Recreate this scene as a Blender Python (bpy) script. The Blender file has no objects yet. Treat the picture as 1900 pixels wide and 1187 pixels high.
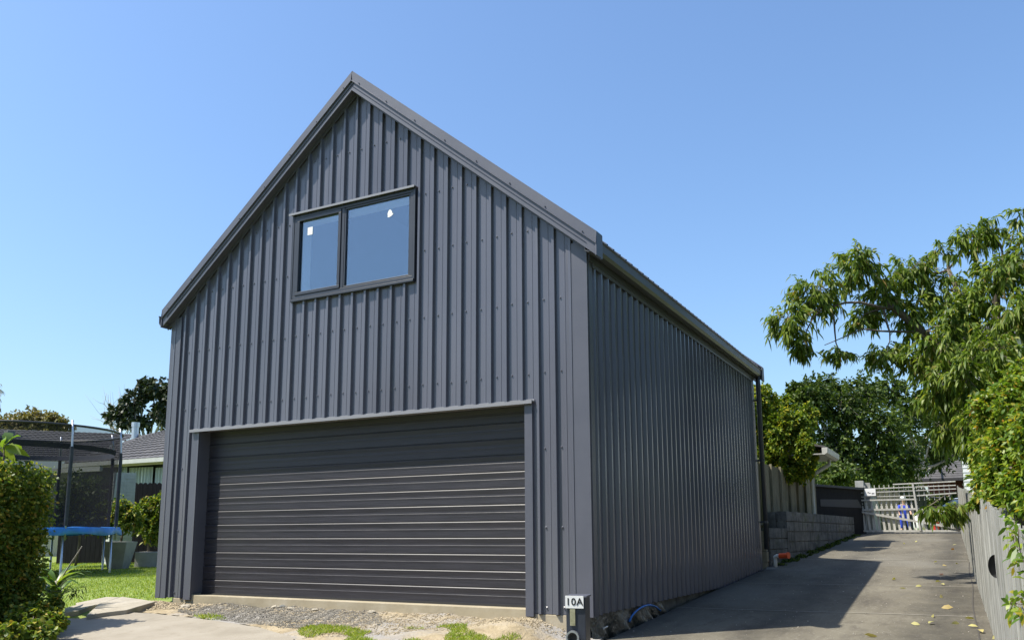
import bpy, math, random
import numpy as np
from mathutils import Vector, Matrix

S = bpy.context.scene
R = math.radians
rng = np.random.default_rng(7)
random.seed(7)

# ---------------------------------------------------------------- camera
F_PX, CY = 1555.33, 737.61
YAW, PIT, ROL = -0.48920, 0.16227, -0.00406
CAM = np.array([9.045, -7.716, 0.688])
fw = np.array([math.sin(YAW)*math.cos(PIT), math.cos(YAW)*math.cos(PIT), math.sin(PIT)])
_rt = np.array([math.cos(YAW), -math.sin(YAW), 0.0]); _up = np.cross(_rt, fw)
cr = _rt*math.cos(ROL)+_up*math.sin(ROL); cu = _up*math.cos(ROL)-_rt*math.sin(ROL)
fh = np.array([math.sin(YAW), math.cos(YAW), 0.0])
cd = bpy.data.cameras.new("camera"); cam = bpy.data.objects.new("camera", cd)
S.collection.objects.link(cam); S.camera = cam
M4 = Matrix.Identity(4)
for i in range(3):
    M4[i][0], M4[i][1], M4[i][2], M4[i][3] = cr[i], cu[i], -fw[i], CAM[i]
cam.matrix_world = M4
cd.sensor_fit = 'HORIZONTAL'; cd.sensor_width = 36; cd.lens = F_PX/1900*36
cd.shift_y = (CY-593.5)/1900; cd.clip_end = 3000; cd.clip_start = 0.05

# ---------------------------------------------------------------- sky, sun, exposure
SUN = Vector((-0.475, -0.41, 1.0)).normalized()
W = bpy.data.worlds.new("World"); S.world = W; W.use_nodes = True
nt = W.node_tree; bg = nt.nodes['Background']
sky = nt.nodes.new('ShaderNodeTexSky'); sky.sky_type = 'NISHITA'; sky.sun_disc = False
sky.sun_elevation = math.asin(SUN.z); sky.sun_rotation = math.atan2(SUN.x, SUN.y)
sky.air_density = 1.3; sky.dust_density = 1.5; sky.ozone_density = 8.0; sky.altitude = 0
nt.links.new(sky.outputs[0], bg.inputs[0]); bg.inputs[1].default_value = 0.131
sl = bpy.data.lights.new("sun", 'SUN'); sl.energy = 5.0; sl.angle = R(0.5); sl.color = (1, .94, .83)
so = bpy.data.objects.new("sun", sl); S.collection.objects.link(so)
so.rotation_euler = SUN.to_track_quat('Z', 'Y').to_euler(); so.location = (0, -10, 20)
S.view_settings.view_transform = 'Standard'; S.view_settings.look = 'None'
S.view_settings.gamma = 1; S.view_settings.exposure = 0.75
S.cycles.max_bounces = 8; S.cycles.transparent_max_bounces = 24
S.cycles.use_denoising = True

# ---------------------------------------------------------------- helpers
def at(u, v, d):
    """world point on the sight line of photo pixel (u, v) at horizontal distance d"""
    r = fw+cr*(u-950)/F_PX-cu*(v-CY)/F_PX
    return CAM+r*(d/float(r@fh))

def sm(a, b, x):
    t = np.clip((x-a)/(b-a), 0, 1); return t*t*(3-2*t)

def zdrive(y):
    y = np.asarray(y, float)
    return np.where(y < 0, -0.31+0.07*np.maximum(y, -9), np.where(y < 8, -0.31+0.0505*y, np.where(y < 19, 0.094+0.0625*(y-8), 0.78)))

def zlawn(y):
    y = np.asarray(y, float)
    return np.where(y < 0, -0.15+0.075*np.maximum(y, -10), np.minimum(-0.15+0.02*y, 0.0))

def ground(x, y):
    x = np.asarray(x, float)
    k = sm(5.1, 5.85, x)
    k = np.where((np.asarray(y) > .3), sm(5.55, 5.9, x), k)
    return zlawn(y)*(1-k)+zdrive(y)*k

def ong(u, v, dz=0.0):
    r = fw+cr*(u-950)/F_PX-cu*(v-CY)/F_PX
    lo = None
    ts = np.linspace(2, 60, 3000)
    P = CAM[None]+ts[:, None]*r[None]
    h = P[:, 2]-(ground(P[:, 0], P[:, 1])+dz)
    i = int(np.argmax(h < 0))
    return P[i] if i > 0 else P[-1]

def link(o, parent=None):
    S.collection.objects.link(o)
    if parent is not None:
        o.parent = parent
        o.matrix_parent_inverse = Matrix.Translation(-Vector(parent.location)) if not parent.parent and parent.type == 'EMPTY' else Matrix.Identity(4)
    return o

def tag(o, label=None, cat=None, group=None, kind=None):
    if label: o['label'] = label
    if cat: o['category'] = cat
    if group: o['group'] = group
    if kind: o['kind'] = kind
    return o

def thing(name, label, cat, loc=(0, 0, 0), group=None):
    o = bpy.data.objects.new(name, None); o.location = tuple(float(c) for c in loc); o.empty_display_size = .2
    S.collection.objects.link(o)
    return tag(o, label, cat, group)

def copy_tree(o, parent=None):
    c = o.copy(); S.collection.objects.link(c)
    if parent: c.parent = parent
    for ch in list(o.children): copy_tree(ch, c)
    return c

class MB:
    def __init__(s): s.v = []; s.f = []; s.rnd = []
    def add(s, vs, fs, rnd=None):
        n = len(s.v); s.v += [tuple(float(c) for c in p) for p in vs]; s.f += [tuple(n+i for i in f) for f in fs]
        if rnd is not None: s.rnd += [rnd]*len(fs)
        return s
    def box(s, x0, x1, y0, y1, z0, z1, rnd=None):
        return s.add([(x0, y0, z0), (x1, y0, z0), (x1, y1, z0), (x0, y1, z0), (x0, y0, z1), (x1, y0, z1), (x1, y1, z1), (x0, y1, z1)],
                     [(0, 3, 2, 1), (4, 5, 6, 7), (0, 1, 5, 4), (1, 2, 6, 5), (2, 3, 7, 6), (3, 0, 4, 7)], rnd)
    def hexa(s, p, rnd=None):
        return s.add(p, [(0, 3, 2, 1), (4, 5, 6, 7), (0, 1, 5, 4), (1, 2, 6, 5), (2, 3, 7, 6), (3, 0, 4, 7)], rnd)
    def bar(s, a, b, w, t, up=(0, 0, 1)):
        a = Vector(a); b = Vector(b); d = (b-a).normalized(); u = Vector(up)
        sx = d.cross(u).normalized()*w/2; sy = sx.cross(d).normalized()*t/2
        p = [a-sx-sy, a+sx-sy, a+sx+sy, a-sx+sy, b-sx-sy, b+sx-sy, b+sx+sy, b-sx+sy]
        return s.hexa(p)
    def tube(s, pts, rad, n=10, caps=True, rnd=None):
        pts = [Vector(p) for p in pts]
        if not hasattr(rad, '__len__'): rad = [rad]*len(pts)
        vs = []; fs = []; prev = None
        for i, p in enumerate(pts):
            d = (pts[min(i+1, len(pts)-1)]-pts[max(i-1, 0)]).normalized()
            if prev is None:
                a = d.orthogonal().normalized()
            else:
                a = (prev-d*prev.dot(d)); a = a.normalized() if a.length > 1e-6 else d.orthogonal().normalized()
            prev = a; b = d.cross(a)
            for k in range(n):
                t = 2*math.pi*k/n; vs.append(p+(a*math.cos(t)+b*math.sin(t))*rad[i])
        for i in range(len(pts)-1):
            for k in range(n):
                k2 = (k+1) % n; fs.append((i*n+k, i*n+k2, (i+1)*n+k2, (i+1)*n+k))
        if caps:
            fs.append(tuple(range(n-1, -1, -1))); fs.append(tuple((len(pts)-1)*n+k for k in range(n)))
        return s.add(vs, fs, rnd)
    def extr(s, poly, vec):
        """poly: 3-D points of a flat outline; vec: extrusion"""
        n = len(poly); v = Vector(vec)
        vs = [Vector(p) for p in poly]; vs += [p+v for p in vs]
        fs = [tuple(range(n)), tuple(range(2*n-1, n-1, -1))]
        fs += [(i, i+n, (i+1) % n+n, (i+1) % n) for i in range(n)]
        return s.add(vs, fs)
    def build(s, name, mat, parent=None, smooth=False, bevel=0, recalc=True):
        m = bpy.data.meshes.new(name); m.from_pydata(s.v, [], s.f)
        if recalc:
            import bmesh
            bm = bmesh.new(); bm.from_mesh(m); bmesh.ops.recalc_face_normals(bm, faces=bm.faces); bm.to_mesh(m); bm.free()
        if s.rnd and len(s.rnd) == len(s.f):
            a = m.attributes.new('rnd', 'FLOAT', 'FACE'); a.data.foreach_set('value', np.array(s.rnd, dtype=np.float32))
        m.materials.append(mat); o = bpy.data.objects.new(name, m); link(o, parent)
        if smooth: m.polygons.foreach_set('use_smooth', [True]*len(m.polygons))
        if bevel:
            b = o.modifiers.new('bevel', 'BEVEL'); b.width = bevel; b.segments = 2; b.limit_method = 'ANGLE'
        m.update(); return o

def npmesh(name, V, Fq, mat, parent=None, rnd=None, smooth=False):
    """V (n,3); Fq list of arrays of faces (k, m)"""
    m = bpy.data.meshes.new(name)
    loops = np.concatenate([f.reshape(-1) for f in Fq]).astype(np.int32)
    tot = np.concatenate([np.full(len(f), f.shape[1]) for f in Fq]).astype(np.int32)
    st = np.concatenate([[0], np.cumsum(tot)[:-1]]).astype(np.int32)
    m.vertices.add(len(V)); m.vertices.foreach_set('co', np.asarray(V, np.float32).reshape(-1))
    m.loops.add(len(loops)); m.loops.foreach_set('vertex_index', loops)
    m.polygons.add(len(tot)); m.polygons.foreach_set('loop_start', st); m.polygons.foreach_set('loop_total', tot)
    if rnd is not None:
        a = m.attributes.new('rnd', 'FLOAT', 'FACE'); a.data.foreach_set('value', np.asarray(rnd, np.float32))
    m.update(calc_edges=True)
    if smooth: m.polygons.foreach_set('use_smooth', [True]*len(m.polygons))
    m.materials.append(mat); o = bpy.data.objects.new(name, m); link(o, parent); return o

def sheet(name, xs, ys, zf, mat, kind='structure', keep=None):
    X, Y = np.meshgrid(xs, ys); Z = zf(X, Y); nx, ny = len(xs), len(ys)
    V = np.stack([X, Y, Z], -1).reshape(-1, 3)
    i = np.arange(nx*ny).reshape(ny, nx)
    q = np.stack([i[:-1, :-1], i[:-1, 1:], i[1:, 1:], i[1:, :-1]], -1).reshape(-1, 4)
    if keep is not None:
        c = V[q].mean(1); q = q[keep(c[:, 0], c[:, 1])]
        used = np.unique(q); mp = np.zeros(len(V), int); mp[used] = np.arange(len(used)); V = V[used]; q = mp[q]
    o = npmesh(name, V, [q], mat, smooth=True); tag(o, kind=kind); return o

# ---------------------------------------------------------------- materials
def mat(name, col, rough=.6, metal=0., spec=.5, coat=0.):
    m = bpy.data.materials.new(name); m.use_nodes = True
    b = m.node_tree.nodes['Principled BSDF']
    b.inputs['Base Color'].default_value = (*col, 1); b.inputs['Roughness'].default_value = rough
    b.inputs['Metallic'].default_value = metal; b.inputs['Specular IOR Level'].default_value = spec
    b.inputs['Coat Weight'].default_value = coat
    return m

def tex(m, cols, scale=4., stretch=(1, 1, 1), detail=6, bump=0., bscale=None, bdist=.01, rvar=0., layer2=None, rnd=0.):
    """cols: list of (pos, rgb) ramp on noise; layer2: (ramp cols alpha style) tuple(scale, lo, hi, rgb, stretch)"""
    t = m.node_tree; N = t.nodes; L = t.links; b = N['Principled BSDF']
    tc = N.new('ShaderNodeTexCoord'); mp = N.new('ShaderNodeMapping'); mp.inputs['Scale'].default_value = stretch
    L.new(tc.outputs['Object'], mp.inputs[0])
    n = N.new('ShaderNodeTexNoise'); n.inputs['Scale'].default_value = scale; n.inputs['Detail'].default_value = detail; n.inputs['Roughness'].default_value = .62
    L.new(mp.outputs[0], n.inputs['Vector'])
    r = N.new('ShaderNodeValToRGB'); cr_ = r.color_ramp
    while len(cr_.elements) < len(cols): cr_.elements.new(.5)
    for e, (p, c) in zip(cr_.elements, cols): e.position = p; e.color = (*c, 1)
    L.new(n.outputs['Fac'], r.inputs[0]); out = r.outputs[0]
    for l2 in (layer2 or []):
        sc, lo, hi, rgb, stt = l2
        mp2 = N.new('ShaderNodeMapping'); mp2.inputs['Scale'].default_value = stt; mp2.inputs['Location'].default_value = (3.1, 7.7, 1.3)
        L.new(tc.outputs['Object'], mp2.inputs[0])
        n2 = N.new('ShaderNodeTexNoise'); n2.inputs['Scale'].default_value = sc; n2.inputs['Detail'].default_value = 7; n2.inputs['Roughness'].default_value = .65
        L.new(mp2.outputs[0], n2.inputs['Vector'])
        mr = N.new('ShaderNodeMapRange'); mr.inputs[1].default_value = lo; mr.inputs[2].default_value = hi; mr.clamp = True
        L.new(n2.outputs['Fac'], mr.inputs[0])
        mx = N.new('ShaderNodeMix'); mx.data_type = 'RGBA'; L.new(mr.outputs[0], mx.inputs[0]); L.new(out, mx.inputs[6]); mx.inputs[7].default_value = (*rgb, 1)
        out = mx.outputs[2]
    if rnd:
        a = N.new('ShaderNodeAttribute'); a.attribute_name = 'rnd'
        mr = N.new('ShaderNodeMapRange'); mr.inputs[3].default_value = 1-rnd; mr.inputs[4].default_value = 1+rnd
        L.new(a.outputs['Fac'], mr.inputs[0]); hv = N.new('ShaderNodeVectorMath'); hv.operation = 'SCALE'
        L.new(out, hv.inputs[0]); L.new(mr.outputs[0], hv.inputs['Scale']); out = hv.outputs[0]
    L.new(out, b.inputs['Base Color'])
    if rvar:
        mr = N.new('ShaderNodeMapRange'); r0 = b.inputs['Roughness'].default_value
        mr.inputs[3].default_value = r0-rvar; mr.inputs[4].default_value = r0+rvar
        L.new(n.outputs['Fac'], mr.inputs[0]); L.new(mr.outputs[0], b.inputs['Roughness'])
    if bump:
        n3 = N.new('ShaderNodeTexNoise'); n3.inputs['Scale'].default_value = bscale or scale*4; n3.inputs['Detail'].default_value = 6
        L.new(mp.outputs[0], n3.inputs['Vector'])
        bp = N.new('ShaderNodeBump'); bp.inputs['Strength'].default_value = bump; bp.inputs['Distance'].default_value = bdist
        L.new(n3.outputs['Fac'], bp.inputs['Height']); L.new(bp.outputs[0], b.inputs['Normal'])
    return m

def leafmat(name, cols, rough=.45, trans=.35, spec=.5):
    """cols: ramp over the per-leaf random number"""
    m = bpy.data.materials.new(name); m.use_nodes = True; t = m.node_tree; N = t.nodes; L = t.links
    b = N['Principled BSDF']; b.inputs['Roughness'].default_value = rough; b.inputs['Specular IOR Level'].default_value = spec
    a = N.new('ShaderNodeAttribute'); a.attribute_name = 'rnd'
    r = N.new('ShaderNodeValToRGB'); c_ = r.color_ramp
    while len(c_.elements) < len(cols): c_.elements.new(.5)
    for e, (p, c) in zip(c_.elements, cols): e.position = p; e.color = (*c, 1)
    L.new(a.outputs['Fac'], r.inputs[0]); L.new(r.outputs[0], b.inputs['Base Color'])
    tr = N.new('ShaderNodeBsdfTranslucent'); sc = N.new('ShaderNodeVectorMath'); sc.operation = 'MULTIPLY'
    L.new(r.outputs[0], sc.inputs[0]); sc.inputs[1].default_value = (1.5, 1.5, .6); L.new(sc.outputs[0], tr.inputs[0])
    mx = N.new('ShaderNodeMixShader'); mx.inputs[0].default_value = trans
    L.new(b.outputs[0], mx.inputs[1]); L.new(tr.outputs[0], mx.inputs[2]); L.new(mx.outputs[0], N['Material Output'].inputs[0])
    return m

M = {}
M['clad'] = tex(mat('painted steel', (.1, .1, .12), .20, 0, .5), [(.3, (.088, .092, .114)), (.7, (.112, .116, .142))], .8, (1, 1, .3), 7, bump=.15, bscale=1.6, bdist=.006, rvar=.07, layer2=[(6, .60, .80, (.145, .145, .165), (1, 1, .12)), (14, .64, .78, (.085, .090, .115), (1, 1, .5))])
M['trim'] = tex(mat('painted flashing', (.1, .1, .12), .4), [(.3, (.074, .078, .100)), (.7, (.088, .092, .115))], 2.2, bump=.04, bscale=6, rvar=.05)
M['gutter'] = tex(mat('gutter steel', (.1, .1, .12), .38, 0, .35), [(.3, (.055, .058, .065)), (.7, (.072, .075, .082))], 3, rvar=.06)
M['screw'] = mat('screw head', (.07, .075, .09), .35, .3)
M['door'] = tex(mat('woodgrain steel door', (.06, .06, .07), .5), [(.25, (.014, .0135, .018)), (.75, (.032, .030, .038))], 3, (.8, 1, 16), 9, bump=.3, bscale=9, bdist=.003, rvar=.1)
M['frame'] = tex(mat('window frame', (.05, .055, .07), .4), [(.3, (.024, .028, .038)), (.7, (.031, .036, .047))], 3)
M['rubber'] = mat('rubber', (.02, .02, .02), .7)
M['concrete'] = tex(mat('footing concrete', (.5, .45, .35), .85), [(.25, (.24, .20, .13)), (.55, (.33, .285, .20)), (.8, (.41, .365, .28))], 3, detail=8, bump=.4, bscale=40, bdist=.004, layer2=[(1.2, .5, .75, (.33, .28, .18), (1, 1, 3))])
M['drive'] = tex(mat('driveway concrete', (.3, .28, .25), .9), [(.25, (.088, .079, .058)), (.5, (.120, .108, .081)), (.75, (.160, .147, .113))], .8, (1.3, .8, 1), 12, bump=.8, bscale=60, bdist=.004,
   layer2=[(1.1, .50, .74, (.055, .047, .036), (2.2, .55, 1)), (4, .52, .72, (.08, .07, .054), (1.6, .8, 1)), (.45, .5, .7, (.145, .136, .112), (1, 1, 1)), (30, .56, .72, (.23, .215, .18), (1, 1, 1)), (28, .62, .72, (.11, .10, .085), (1, 1, 1))])
M['pad'] = tex(mat('old concrete pad', (.45, .4, .34), .9), [(.25, (.205, .18, .138)), (.5, (.265, .235, .185)), (.8, (.32, .29, .238))], 1.6, detail=9, bump=.5, bscale=50, bdist=.005,
   layer2=[(7, .55, .8, (.21, .18, .135), (1, 1, 1)), (45, .62, .75, (.16, .14, .11), (1, 1, 1))])
M['soil'] = tex(mat('clay soil', (.4, .33, .22), .95), [(.25, (.20, .155, .09)), (.5, (.31, .25, .155)), (.75, (.38, .32, .22))], 5, detail=10, bump=1., bscale=30, bdist=.02, layer2=[(1.1, .45, .6, (.27, .255, .235), (1, 1, 1))])
M['lawn'] = tex(mat('lawn earth', (.1, .15, .03), .95), [(.3, (.13, .19, .03)), (.6, (.19, .25, .05)), (.8, (.26, .27, .08))], 3, detail=9, bump=.8, bscale=60, bdist=.02, layer2=[(.5, .58, .75, (.24, .22, .09), (1, 1, 1))])
M['stone'] = tex(mat('paving stone', (.4, .36, .29), .9), [(.25, (.25, .22, .165)), (.6, (.34, .305, .24)), (.8, (.38, .345, .28))], 4, detail=9, bump=.6, bscale=25, bdist=.01)
M['pebble'] = tex(mat('pebbles', (.4, .38, .34), .9), [(.3, (.28, .26, .23)), (.7, (.50, .46, .40))], 9, rnd=.5)
M['fence'] = tex(mat('weathered paling timber', (.4, .4, .38), .9), [(.25, (.17, .17, .15)), (.5, (.29, .29, .262)), (.8, (.42, .42, .385))], 5, (9, 9, .5), 9, bump=.5, bscale=12, bdist=.006, rnd=.22,
   layer2=[(1.5, .55, .75, (.15, .155, .13), (2, 2, .5))])
M['fence2'] = tex(mat('brown batten timber', (.25, .23, .18), .9), [(.25, (.12, .105, .065)), (.5, (.20, .178, .118)), (.8, (.28, .252, .175))], 4, (9, 9, .6), 9, bump=.5, bscale=10, bdist=.006, rnd=.2,
   layer2=[(1.2, .5, .7, (.085, .09, .06), (1, 1, .6))])
M['gate'] = tex(mat('whitewashed gate timber', (.5, .5, .47), .8), [(.3, (.34, .33, .29)), (.7, (.50, .49, .44))], 6, (4, 4, 1), 8, bump=.3, rnd=.1)
M['block'] = tex(mat('mossy concrete block', (.2, .2, .2), .9), [(.25, (.06, .062, .058)), (.5, (.11, .112, .106)), (.8, (.21, .212, .20))], 2.5, (1, 1, 2), 9, bump=.5, bscale=25, bdist=.008,
   layer2=[(5, .50, .66, (.035, .038, .035), (1.2, 1.2, .6)), (2, .56, .72, (.07, .08, .04), (1, 1, 1))])
M['blockpale'] = tex(mat('pale block', (.45, .45, .43), .9), [(.3, (.24, .24, .22)), (.7, (.34, .34, .32))], 5, detail=8, bump=.3, bscale=25)
M['black'] = tex(mat('black stained board', (.012, .012, .014), .8, 0, .12), [(.3, (.010, .010, .012)), (.7, (.02, .02, .022))], 4, (6, 6, .7), 8, bump=.2)
M['greypanel'] = mat('dull grey panel', (.035, .035, .04), .7)
M['white'] = tex(mat('white painted timber', (.72, .72, .70), .5), [(.3, (.42, .42, .39)), (.7, (.54, .54, .50))], 3, detail=8)
M['whitemetal'] = mat('white enamel', (.7, .7, .7), .4)
M['tile'] = tex(mat('dark roof tiles', (.1, .1, .1), .75), [(.3, (.05, .048, .05)), (.7, (.09, .086, .086))], 6, detail=8, bump=.3, bscale=20, layer2=[(1.5, .55, .8, (.17, .16, .15), (1, 1, 1))])
M['brickpale'] = tex(mat('painted brick', (.40, .42, .38), .85), [(.3, (.34, .36, .32)), (.7, (.44, .46, .42))], 5)
M['brickred'] = tex(mat('red brick', (.22, .07, .05), .85), [(.3, (.15, .045, .035)), (.7, (.26, .09, .06))], 9, (1, 1, 3))
M['curtain'] = tex(mat('net curtain behind glass', (.5, .56, .6), .25), [(.3, (.30, .36, .40)), (.7, (.52, .58, .62))], 8, (6, 6, .1), 4)
M['darkwall'] = mat('dark recess', (.03, .035, .035), .7)  # wall colour darkened to stand in for shade under the eaves
M['beige'] = mat('beige soffit', (.40, .37, .28), .7)
M['steel'] = mat('galvanised steel', (.55, .57, .6), .35, .9)
M['blackmetal'] = mat('black powder coat', (.02, .021, .024), .4)
M['foam'] = tex(mat('dark foam sleeve', (.03, .035, .05), .8), [(.3, (.02, .024, .035)), (.7, (.045, .05, .07))], 12)
M['blue'] = tex(mat('blue vinyl pad', (.03, .18, .6), .4), [(.3, (.02, .13, .45)), (.7, (.04, .24, .70))], 3, detail=6, bump=.6, bscale=8, bdist=.03)
M['bluepipe'] = mat('blue water pipe', (.02, .16, .5), .4)
M['poly'] = tex(mat('black polythene', (.02, .02, .02), .3), [(.3, (.015, .016, .016)), (.7, (.05, .055, .05))], 5, bump=.8, bscale=12, bdist=.03)
M['sign'] = mat('white sign plate', (.75, .75, .72), .5)
M['ink'] = mat('black lettering', (.012, .012, .012), .5)
M['mailbox'] = tex(mat('dark mailbox paint', (.03, .035, .045), .4), [(.3, (.02, .024, .034)), (.7, (.036, .042, .055))], 6, rvar=.08)
M['tag'] = tex(mat('weathered brass plate', (.4, .38, .25), .35, .5), [(.25, (.20, .19, .11)), (.5, (.42, .40, .26)), (.8, (.60, .58, .42))], 14, detail=8)
M['orange'] = mat('orange plastic', (.85, .10, .02), .45)
M['pvc'] = mat('white pvc', (.7, .68, .62), .45)
M['car'] = mat('silver car paint', (.62, .64, .68), .25, .2, .5, .6)
M['carglass'] = mat('car glass', (.02, .025, .03), .08)
M['bark'] = tex(mat('bark', (.12, .09, .07), .9), [(.3, (.07, .055, .04)), (.7, (.17, .14, .11))], 9, (3, 3, .6), 8, bump=.7, bscale=14, bdist=.01)
M['barkpale'] = tex(mat('pale bark', (.3, .28, .24), .9), [(.3, (.20, .18, .15)), (.7, (.38, .36, .31))], 7, (3, 3, .6), 8, bump=.5)
M['weather'] = tex(mat('pale weatherboard', (.55, .56, .57), .6), [(.3, (.50, .51, .52)), (.7, (.60, .61, .62))], 3)
M['skin'] = mat('skin', (.45, .27, .19), .55)
M['hair'] = mat('black hair', (.01, .009, .009), .5)
M['bluecloth'] = tex(mat('blue cloth', (.02, .05, .45), .8), [(.3, (.015, .035, .35)), (.7, (.03, .07, .55))], 8)
M['red'] = mat('red plastic', (.6, .03, .03), .5)
M['clay'] = M['soil']

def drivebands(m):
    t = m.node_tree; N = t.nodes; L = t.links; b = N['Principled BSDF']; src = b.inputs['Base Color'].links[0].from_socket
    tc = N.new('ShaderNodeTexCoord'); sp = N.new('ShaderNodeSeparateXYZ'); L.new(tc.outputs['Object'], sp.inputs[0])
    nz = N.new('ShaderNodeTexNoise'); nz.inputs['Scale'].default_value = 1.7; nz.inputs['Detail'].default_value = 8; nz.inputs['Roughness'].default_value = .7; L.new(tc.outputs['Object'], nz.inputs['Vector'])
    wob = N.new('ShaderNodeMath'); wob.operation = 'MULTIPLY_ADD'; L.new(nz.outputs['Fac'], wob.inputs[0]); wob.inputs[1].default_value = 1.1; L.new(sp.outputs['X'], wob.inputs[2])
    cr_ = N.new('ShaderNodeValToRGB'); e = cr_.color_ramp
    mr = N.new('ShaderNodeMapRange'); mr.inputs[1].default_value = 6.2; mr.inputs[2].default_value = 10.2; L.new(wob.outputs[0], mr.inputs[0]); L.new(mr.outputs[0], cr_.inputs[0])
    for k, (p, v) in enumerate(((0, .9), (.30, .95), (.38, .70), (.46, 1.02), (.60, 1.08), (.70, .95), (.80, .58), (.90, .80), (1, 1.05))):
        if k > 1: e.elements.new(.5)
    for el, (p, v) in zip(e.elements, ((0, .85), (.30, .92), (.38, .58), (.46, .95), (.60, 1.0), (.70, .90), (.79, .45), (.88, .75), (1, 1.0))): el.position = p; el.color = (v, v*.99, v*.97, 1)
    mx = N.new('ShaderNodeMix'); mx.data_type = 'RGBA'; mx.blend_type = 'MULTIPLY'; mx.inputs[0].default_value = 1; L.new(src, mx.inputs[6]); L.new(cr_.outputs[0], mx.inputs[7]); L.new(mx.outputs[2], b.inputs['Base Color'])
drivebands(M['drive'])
def sheetvar(m):   # each cladding sheet weathers a little differently
    t = m.node_tree; N = t.nodes; L = t.links; b = N['Principled BSDF']; src = b.inputs['Base Color'].links[0].from_socket
    tc = N.new('ShaderNodeTexCoord'); sp = N.new('ShaderNodeSeparateXYZ'); L.new(tc.outputs['Object'], sp.inputs[0])
    ad = N.new('ShaderNodeMath'); ad.operation = 'ADD'; L.new(sp.outputs['X'], ad.inputs[0]); L.new(sp.outputs['Y'], ad.inputs[1])
    dv_ = N.new('ShaderNodeMath'); dv_.operation = 'DIVIDE'; dv_.inputs[1].default_value = .76; L.new(ad.outputs[0], dv_.inputs[0])
    fl = N.new('ShaderNodeMath'); fl.operation = 'FLOOR'; L.new(dv_.outputs[0], fl.inputs[0])
    wn = N.new('ShaderNodeTexWhiteNoise'); wn.noise_dimensions = '1D'; L.new(fl.outputs[0], wn.inputs['W'])
    mr = N.new('ShaderNodeMapRange'); mr.inputs[3].default_value = .94; mr.inputs[4].default_value = 1.06; L.new(wn.outputs['Value'], mr.inputs[0])
    sc_ = N.new('ShaderNodeVectorMath'); sc_.operation = 'SCALE'; L.new(src, sc_.inputs[0]); L.new(mr.outputs[0], sc_.inputs['Scale']); L.new(sc_.outputs[0], b.inputs['Base Color'])
sheetvar(M['clad'])
def netmat():
    m = bpy.data.materials.new('black safety net'); m.use_nodes = True; t = m.node_tree; N = t.nodes; L = t.links
    d = N.new('ShaderNodeBsdfDiffuse'); d.inputs[0].default_value = (.03, .03, .035, 1)
    tr = N.new('ShaderNodeBsdfTransparent'); mx = N.new('ShaderNodeMixShader'); mx.inputs[0].default_value = .56
    L.new(tr.outputs[0], mx.inputs[1]); L.new(d.outputs[0], mx.inputs[2]); L.new(mx.outputs[0], N['Material Output'].inputs[0]); return m
M['net'] = netmat()
def glassmat(name, refl, tint):
    m = bpy.data.materials.new(name); m.use_nodes = True; t = m.node_tree; N = t.nodes; L = t.links
    g = N.new('ShaderNodeBsdfGlossy'); g.inputs['Roughness'].default_value = .015; g.inputs[0].default_value = (.80, .92, 1, 1)
    tc = N.new('ShaderNodeTexCoord'); n = N.new('ShaderNodeTexNoise'); n.inputs['Scale'].default_value = 1.2
    L.new(tc.outputs['Object'], n.inputs['Vector'])
    bp = N.new('ShaderNodeBump'); bp.inputs['Strength'].default_value = .05; bp.inputs['Distance'].default_value = .05; L.new(n.outputs[0], bp.inputs['Height']); L.new(bp.outputs[0], g.inputs['Normal'])
    tr = N.new('ShaderNodeBsdfTransparent'); tr.inputs[0].default_value = (*tint, 1)
    mx = N.new('ShaderNodeMixShader'); mx.inputs[0].default_value = refl
    L.new(tr.outputs[0], mx.inputs[1]); L.new(g.outputs[0], mx.inputs[2]); L.new(mx.outputs[0], N['Material Output'].inputs[0]); return m
M['glass'] = glassmat('window glass', .155, (.78, .86, .92))

G_PEACH = leafmat('peach leaves', [(0, (.055, .10, .013)), (.45, (.11, .175, .022)), (.85, (.20, .26, .04)), (.97, (.25, .26, .06)), (1, (.24, .16, .05))], .45, .45, .3)
G_PRIVET = leafmat('yellow green leaves', [(0, (.065, .13, .014)), (.4, (.13, .215, .024)), (.85, (.25, .31, .04)), (.975, (.42, .30, .03)), (1, (.38, .15, .03))], .42, .42, .35)
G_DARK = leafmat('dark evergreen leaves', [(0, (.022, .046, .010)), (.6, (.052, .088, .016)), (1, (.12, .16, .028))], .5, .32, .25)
G_HEDGE = leafmat('hedge leaves', [(0, (.05, .09, .014)), (.5, (.105, .165, .024)), (.8, (.20, .24, .035)), (.95, (.38, .34, .06)), (1, (.34, .19, .05))], .42, .4, .3)
G_GOLD = leafmat('golden green leaves', [(0, (.05, .10, .012)), (.5, (.115, .18, .02)), (.85, (.25, .29, .03)), (1, (.42, .34, .04))], .48, .38, .25)
G_PINE = leafmat('blackish green foliage', [(0, (.014, .025, .010)), (.7, (.03, .05, .018)), (1, (.06, .07, .03))], .6, .15)
G_OLIVE = leafmat('olive brown foliage', [(0, (.10, .09, .03)), (.5, (.16, .15, .05)), (1, (.24, .19, .08))], .6, .3)
G_GRASS = leafmat('grass blades', [(0, (.12, .19, .018)), (.5, (.20, .28, .03)), (.85, (.28, .34, .045)), (1, (.36, .33, .10))], .5, .45, .3)
G_LUSH = leafmat('lush leaves', [(0, (.05, .11, .015)), (.6, (.12, .21, .03)), (1, (.24, .30, .05))], .4, .4)
G_FALL = leafmat('fallen yellow leaves', [(0, (.34, .32, .12)), (.6, (.42, .38, .14)), (.85, (.36, .2, .08)), (1, (.25, .08, .05))], .6, .2)

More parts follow.
